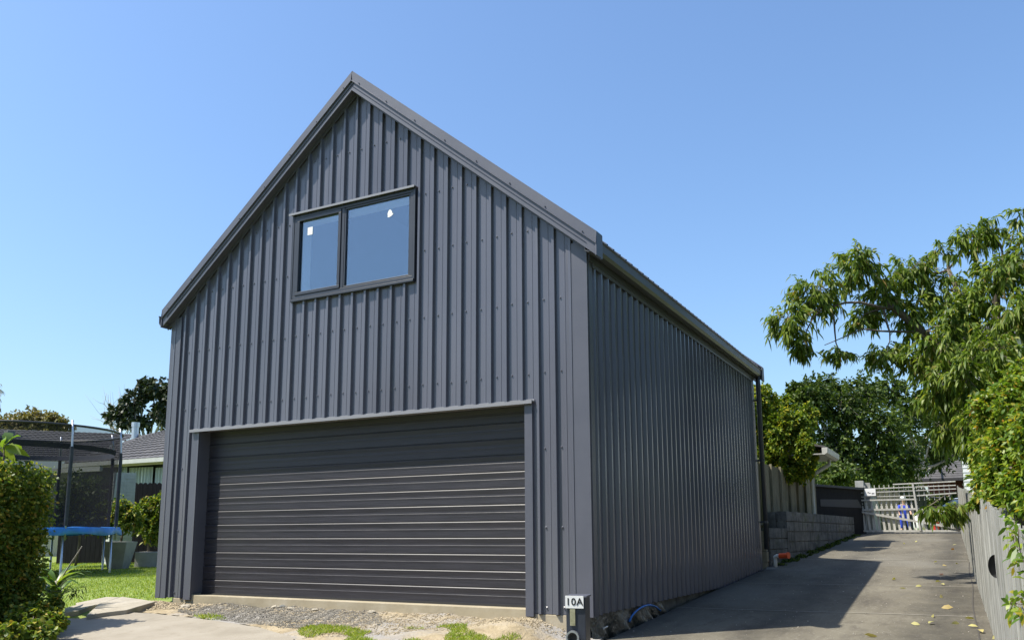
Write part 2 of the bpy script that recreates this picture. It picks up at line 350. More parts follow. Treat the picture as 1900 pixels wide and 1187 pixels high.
# ---------------------------------------------------------------- foliage
def leafmesh(name, P, D, L, Wd, material, parent=None, droop=.4, fold=.25, R3=None):
    """P base points, D directions, L lengths; each leaf is a bent, folded blade of three faces a side"""
    n = len(P); P = np.asarray(P, float); D = np.asarray(D, float); D /= np.linalg.norm(D, axis=1)[:, None]+1e-9
    L = np.broadcast_to(L, n).astype(float); Wd = np.broadcast_to(Wd, n).astype(float)
    rv = rng.normal(size=(n, 3)); rv[:, 2] += .8
    sd = np.cross(D, rv); sd /= np.linalg.norm(sd, axis=1)[:, None]+1e-9
    up = np.cross(sd, D)
    g = np.array([0, 0, -1.0]); droop = np.broadcast_to(droop, n)
    c0 = P; c1 = P+D*L[:, None]*.4+g*(droop*L*.12)[:, None]; c2 = P+D*L[:, None]*.75+g*(droop*L*.42)[:, None]; c3 = P+D*L[:, None]*.98+g*(droop*L*.8)[:, None]
    w = (Wd/2)[:, None]
    V = np.stack([c0, c1-sd*w+up*w*fold, c1+sd*w+up*w*fold, c2-sd*w*.75+up*w*fold, c2+sd*w*.75+up*w*fold, c3], 1).reshape(-1, 3)
    b = (np.arange(n)*6)[:, None]
    t1 = b+np.array([[0, 2, 1]]); q = b+np.array([[1, 2, 4, 3]]); t2 = b+np.array([[3, 4, 5]])
    r = rng.random(n) if R3 is None else R3
    return npmesh(name, V, [t1, q, t2], material, parent, np.concatenate([r, r, r]))

def unit(n):
    v = rng.normal(size=(n, 3)); return v/np.linalg.norm(v, axis=1)[:, None]

def crown(blobs, per, nl, twig=.5):
    """blobs: (centre, (rx, ry, rz), weight). returns leaf points, directions and twig polylines"""
    P = []; D = []; T = []
    for c, r, w in blobs:
        c = np.asarray(c, float); r = np.asarray(r, float)
        k = max(3, int(per*w)); d = unit(k); e = d*(rng.random((k, 1))**.35)
        a = c+e*r*.25*rng.random((k, 1)); b = c+e*r
        b[:, 2] -= .12*r[2]*np.abs(rng.normal(size=k))
        for i in range(k):
            m = (a[i]+b[i])/2+rng.normal(size=3)*.08*r.mean()+np.array([0, 0, .10*r[2]])
            T.append((a[i], m, b[i]))
            t = twig+(1-twig)*rng.random(nl); t = t[:, None]
            q = (1-t)**2*a[i]+2*t*(1-t)*m+t*t*b[i]
            tang = 2*(1-t)*(m-a[i])+2*t*(b[i]-m); tang /= np.linalg.norm(tang, axis=1)[:, None]+1e-9
            P.append(q+rng.normal(size=q.shape)*.02*r.mean()); D.append(tang*.7+unit(nl)*.8)
    return np.concatenate(P), np.concatenate(D), T

def twigs(mb, T, r0, every=1, n=4):
    for a, m, b in T[::every]:
        mb.tube([a, m, b], [r0, r0*.7, r0*.3], n, caps=False)

def limb(mb, a, b, r0, r1, seg=6, wob=.08, n=8, sag=.0):
    a = np.asarray(a, float); b = np.asarray(b, float); L = np.linalg.norm(b-a); pts = []
    o1 = rng.normal(size=3)*wob*L; o2 = rng.normal(size=3)*wob*L*.5
    for i in range(seg+1):
        t = i/seg; p = a+(b-a)*t+o1*math.sin(math.pi*t)+o2*math.sin(2*math.pi*t)+np.array([0, 0, sag*L*math.sin(math.pi*t)]); pts.append(p)
    mb.tube(pts, [r0+(r1-r0)*i/seg for i in range(seg+1)], n); return pts

def tree(name, label, cat, base, fork, blobs, leafm, barkm, per=40, nl=12, L=.1, Wd=.03, r0=.12, droop=.4, group=None, twr=.006, every=2, twig=.45, limbs=True, dirbias=(0, 0, 0)):
    t = thing(name, label, cat, base, group)
    mb = MB(); fp = limb(mb, np.asarray(base)-[0, 0, .1], fork, r0, r0*.75, 6, .03, 10)
    if limbs:
        for c, r, w in blobs:
            j = fp[-1] if rng.random() < .6 else fp[-2]
            limb(mb, j, c, r0*.5, r0*.12, 6, .07, 7)
    P, D, T = crown(blobs, per, nl, twig)
    twigs(mb, T, twr, every)
    mb.build('trunk', barkm, t, smooth=True, recalc=False)
    D = D+np.array(dirbias)
    leafmesh('crown', P, D, L*(.6+.7*rng.random(len(P))), Wd*(.7+.6*rng.random(len(P))), leafm, t, droop)
    return t

def hedgebox(name, label, cat, blobs, leafm, n, L, Wd, group=None, stem=None):
    """leaf shell over boxes: blobs of (x0,x1,y0,y1,z0,z1) with noisy faces; solid twiggy inside"""
    c0 = blobs[0]; t = thing(name, label, cat, ((c0[0]+c0[1])/2, (c0[2]+c0[3])/2, c0[4]), group)
    P = []; D = []
    for (x0, x1, y0, y1, z0, z1) in blobs:
        k = n//len(blobs); lo = np.array([x0, y0, z0]); hi = np.array([x1, y1, z1])
        p = lo+(hi-lo)*rng.random((k, 3)); dist = np.stack([p-lo, hi-p], 1).reshape(k, 6)
        dist[:, 2] += 9
        ar = dist.argmin(1); push = rng.random(k) < .8
        for a in range(6):
            s = push & (ar == a); ax = a % 3; v = (hi if a >= 3 else lo)[ax]
            p[s, ax] = v+(rng.normal(size=s.sum())*.05-(.05 if a >= 3 else -.05))
        nn = np.zeros((k, 3)); 
        for a in range(6): nn[ar == a, a % 3] = 1 if a >= 3 else -1
        P.append(p); D.append(nn*.6+unit(k)*.9+np.array([0, 0, .1]))
    P = np.concatenate(P); D = np.concatenate(D)
    P = P+.025*np.sin(P[:, [1, 2, 0]]*7+1.3)
    leafmesh('foliage', P, D, L*(.6+.8*rng.random(len(P))), Wd*(.7+.6*rng.random(len(P))), leafm, t, .3)
    mb = MB()
    for (x0, x1, y0, y1, z0, z1) in blobs:
        for k in range(10):
            a = np.array([random.uniform(x0+.15, x1-.15), random.uniform(y0+.15, y1-.15), z0]); b = a+np.array([random.uniform(-.2, .2), random.uniform(-.2, .2), (z1-z0)*.85])
            limb(mb, a, b, .03, .008, 4, .05, 5)
    mb.build('stem', M['bark'], t, smooth=True, recalc=False); return t

# ---------------------------------------------------------------- setting: terrain, driveway, pad, soil
def axis(dense, lo, hi, step):
    a = np.arange(dense[0], dense[1]+1e-6, step); out = list(a); s = step
    while out[-1] < hi: s *= 1.35; out.append(out[-1]+s)
    s = step
    while out[0] > lo: s *= 1.35; out.insert(0, out[0]-s)
    return np.array(out)
def zter(X, Y):
    z = ground(X, Y)-.13*sm(5.3, 5.6, X)*(X < 9.6)
    z = z+.012*np.sin(X*1.7+.5*Y)*np.cos(Y*1.3)*(X < -.6)
    z = z-.06*sm(-.5, -.2, X)*sm(-3.0, -2.2, Y)*(1-sm(-.02, .3, Y))
    return z+.0*X
sheet('ground', axis((-16, 12), -900, 900, .2), axis((-9, 20), -900, 900, .2), zter, M['lawn'])

def xleft(y):
    y = np.asarray(y, float)
    return np.where(y < 0, 5.93-.0*y+np.minimum(y+.4, 0)*.35, np.where(y < 3, 5.93-.013*y, np.where(y < 8.1, 5.89, 5.84+(y-8.2)*.072)))
ys = np.concatenate([np.arange(-9, 19.01, .3)]); rows = []
nx = 14
V = []
for y in ys:
    a = float(xleft(y)); b = 9.42
    for i in range(nx+1):
        x = a+(b-a)*i/nx; V.append((x, y, float(zdrive(y))+.006*math.sin(x*2.1)*math.cos(y*.8)))
n0 = len(V)
for y in ys:   # thickness skirt on the left
    a = float(xleft(y)); V.append((a, y, float(zdrive(y))-.12))
Fc = []
for j in range(len(ys)-1):
    for i in range(nx):
        k = j*(nx+1)+i; Fc.append((k, k+1, k+nx+2, k+nx+1))
    Fc.append((j*(nx+1), (j+1)*(nx+1), n0+j+1, n0+j))
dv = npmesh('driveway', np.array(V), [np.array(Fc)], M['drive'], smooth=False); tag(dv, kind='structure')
M['joint'] = mat('pale joint line', (.24, .225, .19), .9); M['jointdark'] = mat('dark joint line', (.05, .045, .04), .9)
def strip(name, pts, w, m, dz=.006):
    mb = MB()
    for a, b in zip(pts[:-1], pts[1:]):
        a = Vector((a[0], a[1], 0)); b = Vector((b[0], b[1], 0)); d = (b-a).normalized(); s = Vector((-d.y, d.x, 0))*w/2
        q = [a-s, a+s, b+s, b-s]
        mb.add([(p.x, p.y, float(zdrive(p.y))+.006*math.sin(p.x*2.1)*math.cos(p.y*.8)+dz) for p in q], [(0, 1, 2, 3)])
    o = mb.build(name, m, recalc=False); tag(o, kind='structure'); return o
for y, w in ((2.45, .022), (5.35, .026), (9.6, .04)):
    strip('driveway_joint', [(float(xleft(y))+(9.05-float(xleft(y)))*i/12, y+.01*i+random.uniform(-.006, .006)) for i in range(13)], w, M['joint'])
strip('driveway_joint', [(9.075+.012*math.sin(y*1.4)-.0005*y, y) for y in np.arange(1.0, 9.5, .35)], .012, M['jointdark'])

M['asphalt'] = tex(mat('asphalt', (.05, .05, .05), .9), [(.3, (.04, .04, .042)), (.7, (.065, .064, .062))], 3, detail=9, bump=.4, bscale=60, bdist=.004)
sheet('road', np.arange(-60, 61, 4.), np.array([-18.5, -16, -13, -10.2]), lambda X, Y: ground(X, Y)*0-.93+.0*X, M['asphalt'])
sheet('pavement', np.arange(-60, 61, 4.), np.array([-10.15, -9.3, -8.9]), lambda X, Y: -.80+.0*X, M['drive'])
# concrete pad at the near left, following the ground, 3 cm proud
padpx = [(545, 1187), (480, 1166), (380, 1152), (283, 1140), (200, 1137), (150, 1150), (60, 1150)]
pp = [ong(u, v)[:2] for u, v in padpx]+[(-3.5, -3.6), (-3.6, -5), (5.6, -5.2), (4.2, -2.4)]
def in_poly(x, y, poly):
    ins = np.zeros(np.shape(x), bool); n = len(poly)
    for i in range(n):
        x1, y1 = poly[i]; x2, y2 = poly[(i+1) % n]
        c = ((y1 > y) != (y2 > y)) & (x < (x2-x1)*(y-y1)/(y2-y1+1e-12)+x1); ins ^= c
    return ins
def polysheet(name, poly, dz, material, thick=.1):
    import bmesh
    bm = bmesh.new(); vs = [bm.verts.new((p[0], p[1], 0)) for p in poly]; bm.faces.new(vs)
    for ax in (0, 1):
        lo = min(p[ax] for p in poly); hi = max(p[ax] for p in poly); s = lo+.3
        while s < hi:
            no = (1, 0, 0) if ax == 0 else (0, 1, 0); co = (s, 0, 0) if ax == 0 else (0, s, 0)
            bmesh.ops.bisect_plane(bm, geom=bm.verts[:]+bm.edges[:]+bm.faces[:], plane_co=co, plane_no=no); s += .3
    bmesh.ops.recalc_face_normals(bm, faces=bm.faces)
    r = bmesh.ops.extrude_face_region(bm, geom=bm.faces[:]); top = {v for v in r['geom'] if isinstance(v, bmesh.types.BMVert)}
    for v in bm.verts:
        g = float(ground(v.co.x, v.co.y))+dz+.004*math.sin(v.co.x*3)*math.cos(v.co.y*2.3)
        v.co.z = g if v in top else g-thick
    bmesh.ops.recalc_face_normals(bm, faces=bm.faces)
    m = bpy.data.meshes.new(name); bm.to_mesh(m); bm.free(); m.materials.append(material)
    o = bpy.data.objects.new(name, m); link(o); return o
tag(polysheet('concrete_path', pp, .02, M['pad']), kind='structure')

def zsoil(X, Y):
    b = .014*np.sin(X*5.1+Y*3)*np.sin(Y*6.3-X)+.007*np.sin(X*13+Y*4+1)*np.sin(Y*11-X*5)+.004*np.sin(X*31-Y*9)*np.sin(Y*27+X*13)+.006+.05*np.exp(-((X-5.15)**2/.12+(Y+.45)**2/.06))
    return ground(X, Y)+.006+np.maximum(b, -.02)
edge = [tuple(ong(u, v)[:2]) for u, v in ((283, 1139), (380, 1151), (480, 1165), (545, 1186))]
soilpoly = [(-.45, -.05), (-.6, -.5)]+edge+[(4.3, -2.5), (5.7, -2.5), (5.95, -.35), (5.80, .3), (5.5, .02)]
sheet('soil', np.arange(-.8, 6.1, .05), np.arange(-2.6, 1.0, .05), zsoil, M['soil'], keep=lambda x, y: in_poly(x, y, soilpoly))

M['earth'] = tex(mat('dark damp earth', (.05, .045, .03), .95), [(.3, (.03, .028, .018)), (.6, (.065, .058, .036)), (.8, (.06, .075, .03))], 6, detail=9, bump=.8, bscale=30, bdist=.02)
sheet('soil', np.array([5.5, 5.6, 5.7, 5.8, 5.88, 5.96]), np.arange(.05, 8.3, .15), lambda X, Y: zdrive(Y)-.035-.03*(Y < 2.6)+.008*np.sin(Y*9+X*20), M['earth'])
# ---------------------------------------------------------------- garage
G = thing('garage', 'dark grey ribbed steel garage with steep gable roof and wide sectional door', 'garage', (2.77, 3.9, -.1))
XL, XR, DEP, ZB = -.30, 5.80, 7.75, -.085
CX, SL, APX = 2.78, .828, 6.375
PER = .19
def roofz(x): return APX-SL*abs(x-CX)
PROF = [(-.094, 0), (-.076, .036), (-.048, .036), (-.042, 0), (.046, 0), (.050, .0035), (.060, .0035), (.063, 0)]
def cladding(name, s0, s1, top, openings, place, screws, phase=0.0, breaks=()):
    """place(s, h, z) -> point; sheet of ribbed steel between s0 and s1"""
    pts = []
    k = int((s0-phase)/PER)-2
    while k*PER+phase < s1+PER:
        for a, h in PROF: pts.append((k*PER+phase+a, h))
        k += 1
    def hh(s):
        for (a, ha), (b, hb) in zip(pts[:-1], pts[1:]):
            if a <= s <= b: return ha+(hb-ha)*(s-a)/(b-a+1e-9)
        return 0
    extra = [s0, s1]+[o[0] for o in openings]+[o[1] for o in openings]+list(breaks)
    P = [(s, h) for s, h in pts if s0 < s < s1]+[(s, hh(s)) for s in extra]
    P = sorted(set(P)); mb = MB()
    for (a, ha), (b, hb) in zip(P[:-1], P[1:]):
        if b-a < 1e-6: continue
        sp = [(ZB, None)]
        spans = []; cur = ZB
        for (o0, o1, z0, z1) in sorted(openings, key=lambda o: o[2]):
            if a >= o0-1e-6 and b <= o1+1e-6:
                if z0 > cur: spans.append((cur, z0))
                cur = z1
        spans.append((cur, None))
        for z0, z1 in spans:
            ta = top(a) if z1 is None else z1; tb = top(b) if z1 is None else z1
            mb.add([place(a, ha, z0), place(b, hb, z0), place(b, hb, tb), place(a, ha, ta)], [(0, 1, 2, 3)])
    for (s, z) in screws:   # hex screw heads
        vs = []; r = .0085
        for rr, hgt in ((r*1.5, .001), (r, .004), (r, .011)):
            for q in range(6): vs.append(place(s+rr*math.cos(q*math.pi/3), hgt, z+rr*math.sin(q*math.pi/3)))
        fs = [(12, 13, 14, 15, 16, 17)]
        for l in (0, 6): fs += [(l+q, l+(q+1) % 6, l+6+(q+1) % 6, l+6+q) for q in range(6)]
        mb.add(vs, fs)
    return mb.build(name, M['clad'], G, recalc=False)
WTOP = .20
DO = (.32, 5.10, -9, 2.045); WO = (1.86, 3.64, 3.62, 4.69)
sc = []
for z in (-.02, .766, 1.565, 2.354, 3.135, 3.93, 4.62, 5.4):
    for i in range(-1, 31):
        s = i*PER+random.uniform(-.006, .006)
        if s < XL+.2 or s > XR-.2: continue
        if z > roofz(s)-.38: continue
        if DO[0]-.15 < s < DO[1]+.12 and z < 2.1: continue
        if WO[0]-.1 < s < WO[1]+.08 and WO[2]-.1 < z < WO[3]+.06: continue
        sc.append((s, z+random.uniform(-.006, .006)))
cladding('wall', XL, XR, lambda s: roofz(s)-WTOP, [DO, WO], lambda s, h, z: (s, -h, z), sc, 0, [CX])
ss = [(i*PER+.05, z) for z in (.766, 1.565, 2.354, 3.1) for i in range(2, 40)]
cladding('wall', 0, DEP, lambda s: 3.66, [], lambda s, h, z: (XR+h, s, z), ss, .05)
cladding('wall', 0, DEP, lambda s: 3.66, [], lambda s, h, z: (XL-h, s, z), [], .05)
cladding('wall', XL, XR, lambda s: roofz(s)-WTOP, [], lambda s, h, z: (s, DEP+h, z), [], 0, [CX])
# corner flashings
def Lflash(xc, yc, wx, wy, sx, sy, z0, z1, name='corner_flashing'):
    mb = MB(); o = .030
    x0 = xc+sx*o; y0 = yc+sy*o
    pts = [(xc-sx*wx, yc+sy*.002), (xc-sx*wx, y0), (x0, y0), (x0, yc-sy*wy), (xc+sx*.002, yc-sy*wy), (xc+sx*.002, yc+sy*.002)]
    mb.extr([(a, b, z0) for a, b in pts], (0, 0, z1-z0)); return mb.build(name, M['trim'], G)
Lflash(XR, 0, .205, .11, 1, -1, ZB-.012, roofz(XR)-.19)
Lflash(XL, 0, .16, .11, -1, -1, ZB-.012, roofz(XL)-.19)
Lflash(XR, DEP, .15, .10, 1, 1, ZB-.012, 3.6)
Lflash(XL, DEP, .15, .10, -1, 1, ZB-.012, 3.6)
# roof: two ribbed slopes
YF, YB = -.15, DEP+.22
XE0, XE1 = -.40, 5.97
for side in (-1, 1):
    mb = MB(); xe = XE1-.03 if side == 1 else XE0+.03
    y = YF; pr = []
    while y < YB:
        for a, h in ((0, 0), (.018, .02), (.043, .02), (.06, 0)): pr.append((y+a, h))
        y += .19
    pr = [p for p in pr if p[0] < YB-.05]+[(YB, 0)]
    nrm = Vector((side*SL, 0, 1)).normalized()
    def rp(x, y, h): p = Vector((x, y, roofz(x)-.055))+nrm*h; return p
    for (a, ha), (b, hb) in zip(pr[:-1], pr[1:]):
        mb.add([rp(CX, a, ha), rp(xe, a, ha), rp(xe, b, hb), rp(CX, b, hb)], [(0, 1, 2, 3)])
    mb.add([rp(CX, YF, -.1), rp(xe, YF, -.1), rp(xe, YB, -.1), rp(CX, YB, -.1)], [(0, 1, 2, 3)])
    mb.build('roof', M['clad'], G, recalc=False)
    # barge: cap + fascia + soffit, front and back
    for yf, sg in ((YF, -1), (YB, 1)):
        def prof(pairs):   # (y offset outward, drop below roof line), extruded along slope
            m2 = MB(); xe2 = XE1+.02 if side == 1 else XE0-.0
            A = [(CX, yf+sg*o, roofz(CX)-d) for o, d in pairs]; B = [(xe2, yf+sg*o, roofz(xe2)-d) for o, d in pairs]
            n = len(pairs); m2.add(A+B, [tuple(range(n)), tuple(range(2*n-1, n-1, -1))]+[(i, (i+1) % n, (i+1) % n+n, i+n) for i in range(n)]); return m2
        prof([(-.16, -.012), (-.16, 0), (-.165, .012), (0, .012), (0, .11), (.012, .118), (.012, .126), (-.008, .126), (-.008, -.012), ]).build('barge_cap', M['trim'], G)
        prof([(-.010, .126), (-.010, .245), (-.028, .245), (-.028, .126)]).build('fascia', M['trim'], G)
        prof([(-.028, .20), (-.028, .212), (-.14, .212), (-.14, .20)]).build('soffit', M['trim'], G)
        prof([(-.112, .212), (-.112, .262), (-.122, .262), (-.122, .212)]).build('wall_trim', M['trim'], G)
    for yf, sg in ((YF, -1), (YB, 1)):
        xe2 = XE1+.02 if side == 1 else XE0; m2 = MB(); z_ = roofz(xe2)
        m2.extr([(xe2-.012*side, yf-sg*.0, z_+.004), (xe2-.012*side, yf-sg*.165, z_+.004), (xe2-.012*side, yf-sg*.165, z_-.245), (xe2-.012*side, yf+sg*.008, z_-.245)], (side*.014, 0, 0)); m2.build('barge_end', M['trim'], G)
    # screws on the cap
    if side:
        m3 = MB()
        for k in range(8):
            x = CX+side*(.12+k*.42); z = roofz(x)-.093; m3 = MB()
            m3.tube([(x, YF-.002, z), (x, YF-.012, z)], .007, 6); m3.build('screw', M['screw'], G)
        pass
mb = MB()
for a, b in ((CX-.16, CX), (CX, CX+.16)):
    pass
mb.add([(CX-.15, YF+.01, roofz(CX-.15)-.01), (CX, YF+.01, APX+.004), (CX+.15, YF+.01, roofz(CX+.15)-.01), (CX-.15, YB, roofz(CX-.15)-.01), (CX, YB, APX+.004), (CX+.15, YB, roofz(CX+.15)-.01),
        (CX-.15, YF+.01, roofz(CX-.15)-.03), (CX+.15, YF+.01, roofz(CX+.15)-.03), (CX-.15, YB, roofz(CX-.15)-.03), (CX+.15, YB, roofz(CX+.15)-.03)],
       [(0, 1, 4, 3), (1, 2, 5, 4), (0, 3, 8, 6), (2, 7, 9, 5)])
mb.build('ridge_cap', M['trim'], G)
# eave fascia + gutters on both sides
for side in (1, -1):
    xw = XR if side == 1 else XL
    z1 = 3.70
    m2 = MB(); m2.extr([(xw+side*.032, .0, 3.48), (xw+side*.05, .0, 3.48), (xw+side*.05, .0, 3.66), (xw+side*.032, .0, 3.66)], (0, YB-.02, 0)); m2.build('eave_fascia', M['gutter'], G)
    m2 = MB(); m2.extr([(xw+side*.032, .1, 3.44), (xw+side*.040, .1, 3.44), (xw+side*.040, .1, 3.48), (xw+side*.032, .1, 3.48)], (0, DEP-.2, 0)); m2.build('wall_trim', M['trim'], G)
    a = xw+side*.052; pr = [(0, .13), (0, 0), (.045, -.018), (.095, -.012), (.118, .02), (.122, .105), (.135, .115), (.135, .125), (.118, .125), (.116, .108), (.110, .03), (.09, .0), (.045, -.006), (.006, .01), (.006, .13)]
    m2 = MB(); m2.extr([(a+side*dx, YF+.02, 3.545+dz) for dx, dz in pr], (0, YB-YF-.03, 0)); m2.build('gutter', M['gutter'], G)
# downpipe at the far right corner
dp = MB(); dx = XR+.115; dy = DEP+.02
dp.tube([(dx, dy, 3.55), (dx, dy, 3.3), (dx, dy, .42)], .042, 14); dpo = dp.build('downpipe', M['gutter'], G, smooth=True)
for z in (.9, 2.0, 3.1):
    m2 = MB(); m2.tube([(dx, dy, z-.02), (dx, dy, z+.02)], .047, 14); m2.box(XR+.02, dx-.03, dy-.02, dy+.02, z-.015, z+.015); o = m2.build('bracket', M['gutter'])
    o.parent = dpo
# garage door opening: jamb and head flashings, reveals, door
DY = .155
m2 = MB(); m2.box(.195, .32, -.034, -.001, ZB-.02, 2.05); m2.box(.312, .3195, -.001, DY+.03, -.03, 2.045); m2.build('door_jamb', M['trim'], G, bevel=.002)
m2 = MB(); m2.box(5.10, 5.19, -.034, -.001, ZB-.03, 2.05); m2.box(5.1005, 5.108, -.001, DY+.03, -.03, 2.045); m2.build('door_jamb', M['trim'], G, bevel=.002)
m2 = MB(); m2.box(.185, 5.205, -.070, .0, 2.052, 2.064); m2.box(.185, 5.205, -.076, -.066, 2.030, 2.066); m2.box(.32, 5.10, .0, DY+.03, 2.050, 2.060); m2.box(.185, 5.205, -.012, -.004, 2.064, 2.085)
M['headtrim'] = mat('flashing edge', (.22, .22, .235), .35)
m2.build('door_head_flashing', M['headtrim'], G)
# sectional door: extruded profile of slats
Z0, Z1 = -.025, 2.06; NP = 12; ph = .1738
pr = []; z = Z1
prof_pts = []
k = 0
while z > Z0+.01:
    h = min(ph, z-Z0)
    q = [(.014, 0), (.014, .008), (.004, .009), (-.0025, .0175), (-.002, .021), (.004, .066), (.004, h*.5), (.0022, h*.5+.0035), (.0024, h*.5+.008), (.004, h*.5+.03), (.004, h-.001)] if h > .1 else [(.014, 0), (.014, .008), (-.003, .0185), (0, h)]
    prof_pts += [(z-b, a) for a, b in q]; z -= h
vs = []; fs = []
xs_ = (.30, 5.12)
for zz, d in prof_pts:
    for x in xs_: vs.append((x, DY+d, zz))
for i in range(len(prof_pts)-1): fs.append((2*i, 2*i+1, 2*i+3, 2*i+2))
m2 = MB(); m2.add(vs, fs); m2.build('garage_door', M['door'], G, recalc=False)
m2 = MB(); m2.box(.32, 5.10, DY-.012, DY+.03, -.045, -.022); m2.build('door_seal', M['rubber'], G)
# footing
m2 = MB(); m2.extr([(.02, -.005, -.42), (5.62, -.005, -.42), (5.62, -.005, -.09), (5.135, -.005, -.09), (5.135, -.005, -.045), (.335, -.005, -.045), (.285, -.005, -.02), (.26, -.005, -.09), (-.04, -.005, -.09)], (0, .35, 0)); m2.build('footing', M['concrete'], G, bevel=.006)
m2 = MB(); m2.box(5.50, 5.765, .36, DEP-.02, -.45, -.088); m2.build('footing', M['block'], G)
# window
Wn = bpy.data.objects.new('window', None); Wn.location = (2.75, 0, 4.15); S.collection.objects.link(Wn); Wn.parent = G; Wn.matrix_parent_inverse = Matrix.Translation(-Vector(G.location))
def wpart(m2, name, m, **k):
    o = m2.build(name, m, None, **k); o.parent = Wn; o.matrix_parent_inverse = Matrix.Translation(-Vector(Wn.location)); return o
x0, x1, z0, z1 = 1.845, 3.665, 3.60, 4.70
m2 = MB()
def ring(m2, x0, x1, z0, z1, w, y0, y1):
    m2.box(x0, x1, y0, y1, z0, z0+w); m2.box(x0, x1, y0, y1, z1-w, z1); m2.box(x0, x0+w, y0, y1, z0+w+.0005, z1-w-.0005); m2.box(x1-w, x1, y0, y1, z0+w+.0005, z1-w-.0005)
ring(m2, x0, x1, z0, z1, .042, -.045, .06); m2.box(2.60, 2.645, -.040, .055, z0+.043, z1-.043); wpart(m2, 'frame', M['frame'], bevel=.003)
m2 = MB(); ring(m2, x0+.045, 2.597, z0+.045, z1-.045, .042, -.052, -.01); wpart(m2, 'sash', M['frame'], bevel=.004)
m2 = MB(); ring(m2, 2.648, x1-.045, z0+.045, z1-.045, .020, -.038, -.01); wpart(m2, 'sash', M['frame'], bevel=.003)
m2 = MB(); m2.box(x0+.08, 2.56, -.018, -.012, z0+.08, z1-.08); wpart(m2, 'pane', M['glass'])
m2 = MB(); m2.box(2.66, x1-.06, -.018, -.012, z0+.06, z1-.06); wpart(m2, 'pane', M['glass'])
m2 = MB(); m2.box(x0-.07, x1+.035, -.078, -.0, 4.718, 4.724); m2.box(x0-.07, x1+.035, -.084, -.078, 4.700, 4.726); wpart(m2, 'head_flashing', M['headtrim'])
m2 = MB(); m2.box(x0-.02, x1+.02, -.058, .0, z0-.032, z0-.003); m2.box(x1+.002, x1+.03, -.05, .0, z0-.003, 4.716); m2.box(x0-.028, x0-.002, -.05, .0, z0-.003, 4.716); wpart(m2, 'surround', M['frame'], bevel=.003)
m2 = MB()  # pale lining and room behind
m2.box(x0+.01, x1-.01, .06, .22, z1-.06, z1-.045); m2.box(x0+.03, x0+.045, .06, .22, z0, z1-.06); m2.box(x1-.045, x1-.03, .06, .22, z0, z1-.06); m2.box(x0+.01, x1-.01, .06, .22, z0, z0+.03)
wpart(m2, 'lining', M['whitemetal'])
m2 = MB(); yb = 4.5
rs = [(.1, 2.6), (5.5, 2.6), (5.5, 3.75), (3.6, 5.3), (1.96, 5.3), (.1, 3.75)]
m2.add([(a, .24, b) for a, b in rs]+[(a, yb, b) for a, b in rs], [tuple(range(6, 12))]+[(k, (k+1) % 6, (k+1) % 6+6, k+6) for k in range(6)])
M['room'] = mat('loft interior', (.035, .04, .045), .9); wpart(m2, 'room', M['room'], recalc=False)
m2 = MB(); m2.box(2.04, 2.12, -.0195, -.0185, 4.42, 4.52); o = wpart(m2, 'sticker', M['sign']); o['label'] = 'square white sticker'
m2 = MB()
bird = [(0, 0), (.05, .02), (.08, .05), (.06, .055), (.05, .09), (.03, .12), (.0, .125), (-.015, .10), (-.03, .06), (-.02, .03), (-.03, .01)]
m2.extr([(3.30+a*.8, -.0195, 4.42+b*.75) for a, b in bird], (0, .001, 0)); o = wpart(m2, 'sticker', M['sign']); o['label'] = 'white irregular sticker'

# ---------------------------------------------------------------- pipes and bits round the garage
t = thing('drain_pipe', 'orange capped white drain pipe standing at the far garage corner', 'pipe', (6.0, 8.25, .1))
m2 = MB(); m2.tube([(5.98, 8.15, .02), (5.98, 8.15, .22), (5.98, 8.14, .28), (6.02, 8.12, .30), (6.07, 8.1, .30)], .035, 10); m2.build('pipe', M['pvc'], t, smooth=True)
m2 = MB(); m2.tube([(6.07, 8.1, .30), (6.22, 8.06, .31)], .05, 12); m2.tube([(6.21, 8.062, .31), (6.24, 8.05, .31)], .058, 12); m2.build('cap', M['orange'], t, smooth=False, bevel=.004)
pts = []
A, B = ong(1168, 1156), ong(1226, 1135)
for i in range(15):
    s = i/14; p = A*(1-s)+B*s; pts.append((p[0]+.0, p[1], p[2]+.02+.11*math.sin(math.pi*min(1, s*1.05))**.6))
m2 = MB(); m2.tube(pts, .011, 8); o = m2.build('water_pipe', M['bluepipe'], smooth=True); tag(o, 'thin blue water pipe arching out of the ground under the side wall', 'pipe')
p = ong(1117, 1180)
m2 = MB(); m2.tube([p+[0, 0, -.05], p+[0, 0, .05], p+[.02, 0, .08], p+[.06, .01, .10]], .007, 8); o = m2.build('conduit', M['pvc'], smooth=True); tag(o, 'small bent white conduit poking from the ground by the mailbox', 'pipe')
# black polythene hanging below the side wall
V = []; nx_, nz_ = 40, 8
for j in range(nz_):
    for i in range(nx_):
        y = -.02+2.2*i/(nx_-1); tz = j/(nz_-1); zt = -.092; zb = float(zdrive(y))-.06
        V.append((5.775+.05*(1-tz)*(1+.8*math.sin(y*9))+.02*math.sin(y*23+tz*5)*(1-tz), y, zb+(zt-zb)*tz))
q = [(j*nx_+i, j*nx_+i+1, (j+1)*nx_+i+1, (j+1)*nx_+i) for j in range(nz_-1) for i in range(nx_-1)]
o = npmesh('plastic_sheet', np.array(V), [np.array(q)], M['poly'], smooth=True); tag(o, 'crumpled black polythene sheet below the garage side wall', 'plastic sheet')

